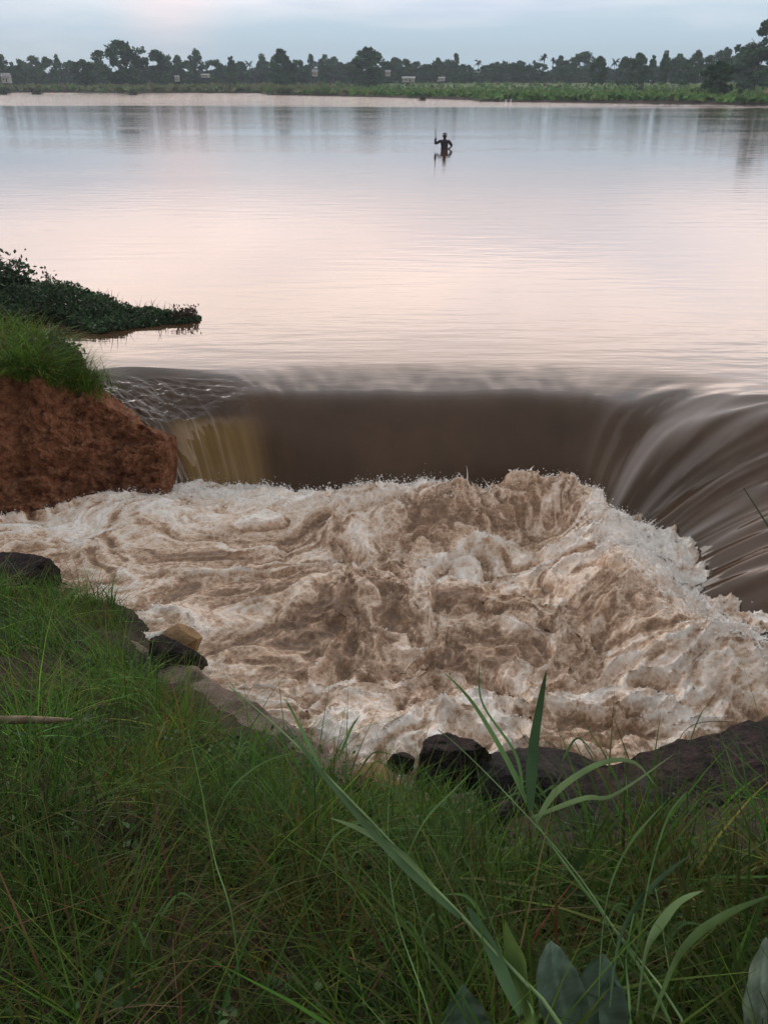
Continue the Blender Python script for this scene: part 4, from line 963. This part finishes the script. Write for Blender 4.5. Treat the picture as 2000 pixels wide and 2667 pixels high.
# ------------------------------------------------------------------ person in the lake
def person():
    p = onz(1157, 388, 0); t = empty('person', (p.x, p.y, -.07)); t.scale = (1.22, 1.1, .96); 
    M_skin = mottled('skin', (.045, .028, .022), (.07, .045, .034), 14, .5); M_shirt = mottled('dark_shirt', (.028, .026, .036), (.05, .046, .062), 16, .9); M_hair = plain('hair', (.010, .009, .010), .6)
    J = {'pel': (0, 0, -.05), 'waist': (0, 0, .10), 'chest': (0, .01, .32), 'neck': (0, .01, .49), 'nk2': (0, -.005, .545), 'jaw': (0, -.015, .60), 'head': (0, -.005, .67), 'crown': (0, .0, .735),
         'ls': (-.16, .01, .43), 'le': (-.34, -.04, .30), 'lw': (-.35, -.20, .44), 'rs': (.16, .01, .43), 're': (.28, .06, .20), 'rw': (.14, -.12, .06),
         'lh': (-.09, 0, -.12), 'lk': (-.10, -.03, -.52), 'la': (-.11, .02, -.93), 'rh': (.09, 0, -.12), 'rk': (.11, -.03, -.52), 'ra': (.12, .02, -.93), 'lt': (-.11, -.14, -.96), 'rt': (.13, -.14, -.96)}
    rad = dict(pel=.135, waist=.12, chest=.145, neck=.06, nk2=.052, jaw=.074, head=.092, crown=.066, ls=.062, le=.042, lw=.028, rs=.062, re=.042, rw=.028, lh=.085, lk=.058, la=.042, rh=.085, rk=.058, ra=.042, lt=.03, rt=.03)
    Ed = [('pel', 'waist'), ('waist', 'chest'), ('chest', 'neck'), ('neck', 'nk2'), ('nk2', 'jaw'), ('jaw', 'head'), ('head', 'crown'), ('chest', 'ls'), ('ls', 'le'), ('le', 'lw'), ('chest', 'rs'), ('rs', 're'), ('re', 'rw'),
          ('pel', 'lh'), ('lh', 'lk'), ('lk', 'la'), ('la', 'lt'), ('pel', 'rh'), ('rh', 'rk'), ('rk', 'ra'), ('ra', 'rt')]
    # nose, ears
    J['nose'] = (0, -.098, .655); rad['nose'] = .012; Ed.append(('head', 'nose'))
    for s, nm in ((-1, 'el'), (1, 'er')): J[nm] = (s * .088, .005, .655); rad[nm] = .014; Ed.append(('head', nm))
    for sd, wr, dirv, curl in (('l', 'lw', Vector((-.02, -.06, .05)), Vector((.05, .0, .01))), ('r', 'rw', Vector((-.07, -.04, -.03)), Vector((-.02, .03, -.03)))):
        w = Vector(J[wr]); pal = w + dirv; J[sd + 'p'] = pal[:]; rad[sd + 'p'] = .030; Ed.append((wr, sd + 'p'))
        up = Vector((0, 0, 1))
        for k in range(4):
            o = up * (.030 - .02 * k); a = pal + dirv * .55 + o; b = a + dirv * .28 + curl * .7; c = b - dirv * .15 + curl * .75
            L_ = [1, 1.1, 1.0, .8][k]
            for nm, q in (('a', a), ('b', pal + (b - pal) * L_), ('c', pal + (c - pal) * L_)): J[f'{sd}{k}{nm}'] = q[:]; rad[f'{sd}{k}{nm}'] = .009
            Ed += [(sd + 'p', f'{sd}{k}a'), (f'{sd}{k}a', f'{sd}{k}b'), (f'{sd}{k}b', f'{sd}{k}c')]
        a = pal + up * .035 - dirv * .1 + curl * .4; b = a + dirv * .35 + curl * .4
        J[sd + 't1'] = a[:]; J[sd + 't2'] = b[:]; rad[sd + 't1'] = .011; rad[sd + 't2'] = .009; Ed += [(sd + 'p', sd + 't1'), (sd + 't1', sd + 't2')]
    names = list(J); me = bpy.data.meshes.new('body'); me.from_pydata([J[n] for n in names], [(names.index(a), names.index(b)) for a, b in Ed], [])
    o = bpy.data.objects.new('body', me); link(o)
    sk = o.modifiers.new('skin', 'SKIN'); sk.use_smooth_shade = True
    for i, n in enumerate(names):
        v = me.skin_vertices[0].data[i]; r = rad[n]; v.radius = (r, r * (.72 if n in ('pel', 'waist', 'chest') else 1)); v.use_root = (n == 'pel')
    o.modifiers.new('sub', 'SUBSURF').levels = 2; o.modifiers['sub'].render_levels = 2
    dg = bpy.context.evaluated_depsgraph_get(); ev = o.evaluated_get(dg); bm_ = bpy.data.meshes.new_from_object(ev)
    bpy.data.objects.remove(o); bm_.materials.append(M_skin)
    b = bpy.data.objects.new('body', bm_); link(b, t)
    # shirt: the body's own surface moved out, between hips and neck, to the elbows
    V = np.empty(len(bm_.vertices) * 3, np.float32); bm_.vertices.foreach_get('co', V); V = V.reshape(-1, 3); N = np.array([v.normal[:] for v in bm_.vertices])
    def inside(q): return -.15 < q[2] < .515 and not (q[2] < .30 and q[0] < -.22 and q[1] < -.05) and not (abs(q[0]) > .17 and q[2] < .22)
    ok = np.array([inside(q) for q in V]); fs = [f.vertices[:] for f in bm_.polygons if all(ok[i] for i in f.vertices)]
    fs = np.array([f for f in fs if len(f) == 4]); us = np.unique(fs); mp_ = {k: i for i, k in enumerate(us)}
    mesh('shirt', (V + N * .012)[us], np.vectorize(mp_.get)(fs), M_shirt, t)
    # hair cap
    bm = bmesh.new(); bmesh.ops.create_uvsphere(bm, u_segments=20, v_segments=12, radius=1)
    bmesh.ops.delete(bm, geom=[v for v in bm.verts if v.co.z < -.1 - .6 * v.co.y * -1 or (v.co.y < -.55 and v.co.z < .45)], context='VERTS'); bm.verts.index_update()
    HV = np.array([v.co[:] for v in bm.verts]); HF = [[v.index for v in f.verts] for f in bm.faces]; bm.free()
    h2 = bpy.data.meshes.new('hair'); h2.from_pydata([tuple(q) for q in HV * np.array([.104, .112, .105]) + np.array([0, .004, .685])], [], HF); h2.materials.append(M_hair); link(bpy.data.objects.new('hair', h2), t)
    for s in (-1, 1):
        bm = bmesh.new(); bmesh.ops.create_uvsphere(bm, u_segments=10, v_segments=8, radius=.010); e = bpy.data.meshes.new('eye'); bm.to_mesh(e); bm.free(); e.materials.append(plain('eye_white', (.5, .48, .46), .3))
        eo = bpy.data.objects.new('eye', e); eo.location = (s * .03, -.078, .675); link(eo, t)
    tag(t, 'person in a dark shirt standing waist-deep in the lake holding up a stick', 'person')
    sx, sy = p.x - .435, p.y - .30
    V, F = tube(np.array([[.03, 0, -.12], [.01, 0, .05], [-.005, .0, .30], [-.02, 0, .46]]), np.array([.016, .016, .015, .012]), 8)
    so = mesh('stick', V, F, M_bark); so.location = (sx, sy, .39); tag(so, 'thin dark stick held upright by the person in the lake', 'stick')
person()

# ------------------------------------------------------------------ air
def haze():
    V, F = bxm([(0, 700, 21, 1840, 1640, 50.4)]); V[:, 2] = np.where(V[:, 2] < 0, -4.3, 46)
    m = bpy.data.materials.new('haze_air'); m.use_nodes = True; nt = m.node_tree
    for n in list(nt.nodes):
        if n.type == 'BSDF_PRINCIPLED': nt.nodes.remove(n)
    v = nt.nodes.new('ShaderNodeVolumePrincipled'); v.inputs['Color'].default_value = (.72, .84, .95, 1); v.inputs['Density'].default_value = .0005; v.inputs['Anisotropy'].default_value = 0
    nt.links.new(v.outputs[0], nt.nodes['Material Output'].inputs['Volume'])
    return mesh('haze', V, F, m, smooth=False)
tag(haze(), kind='stuff')
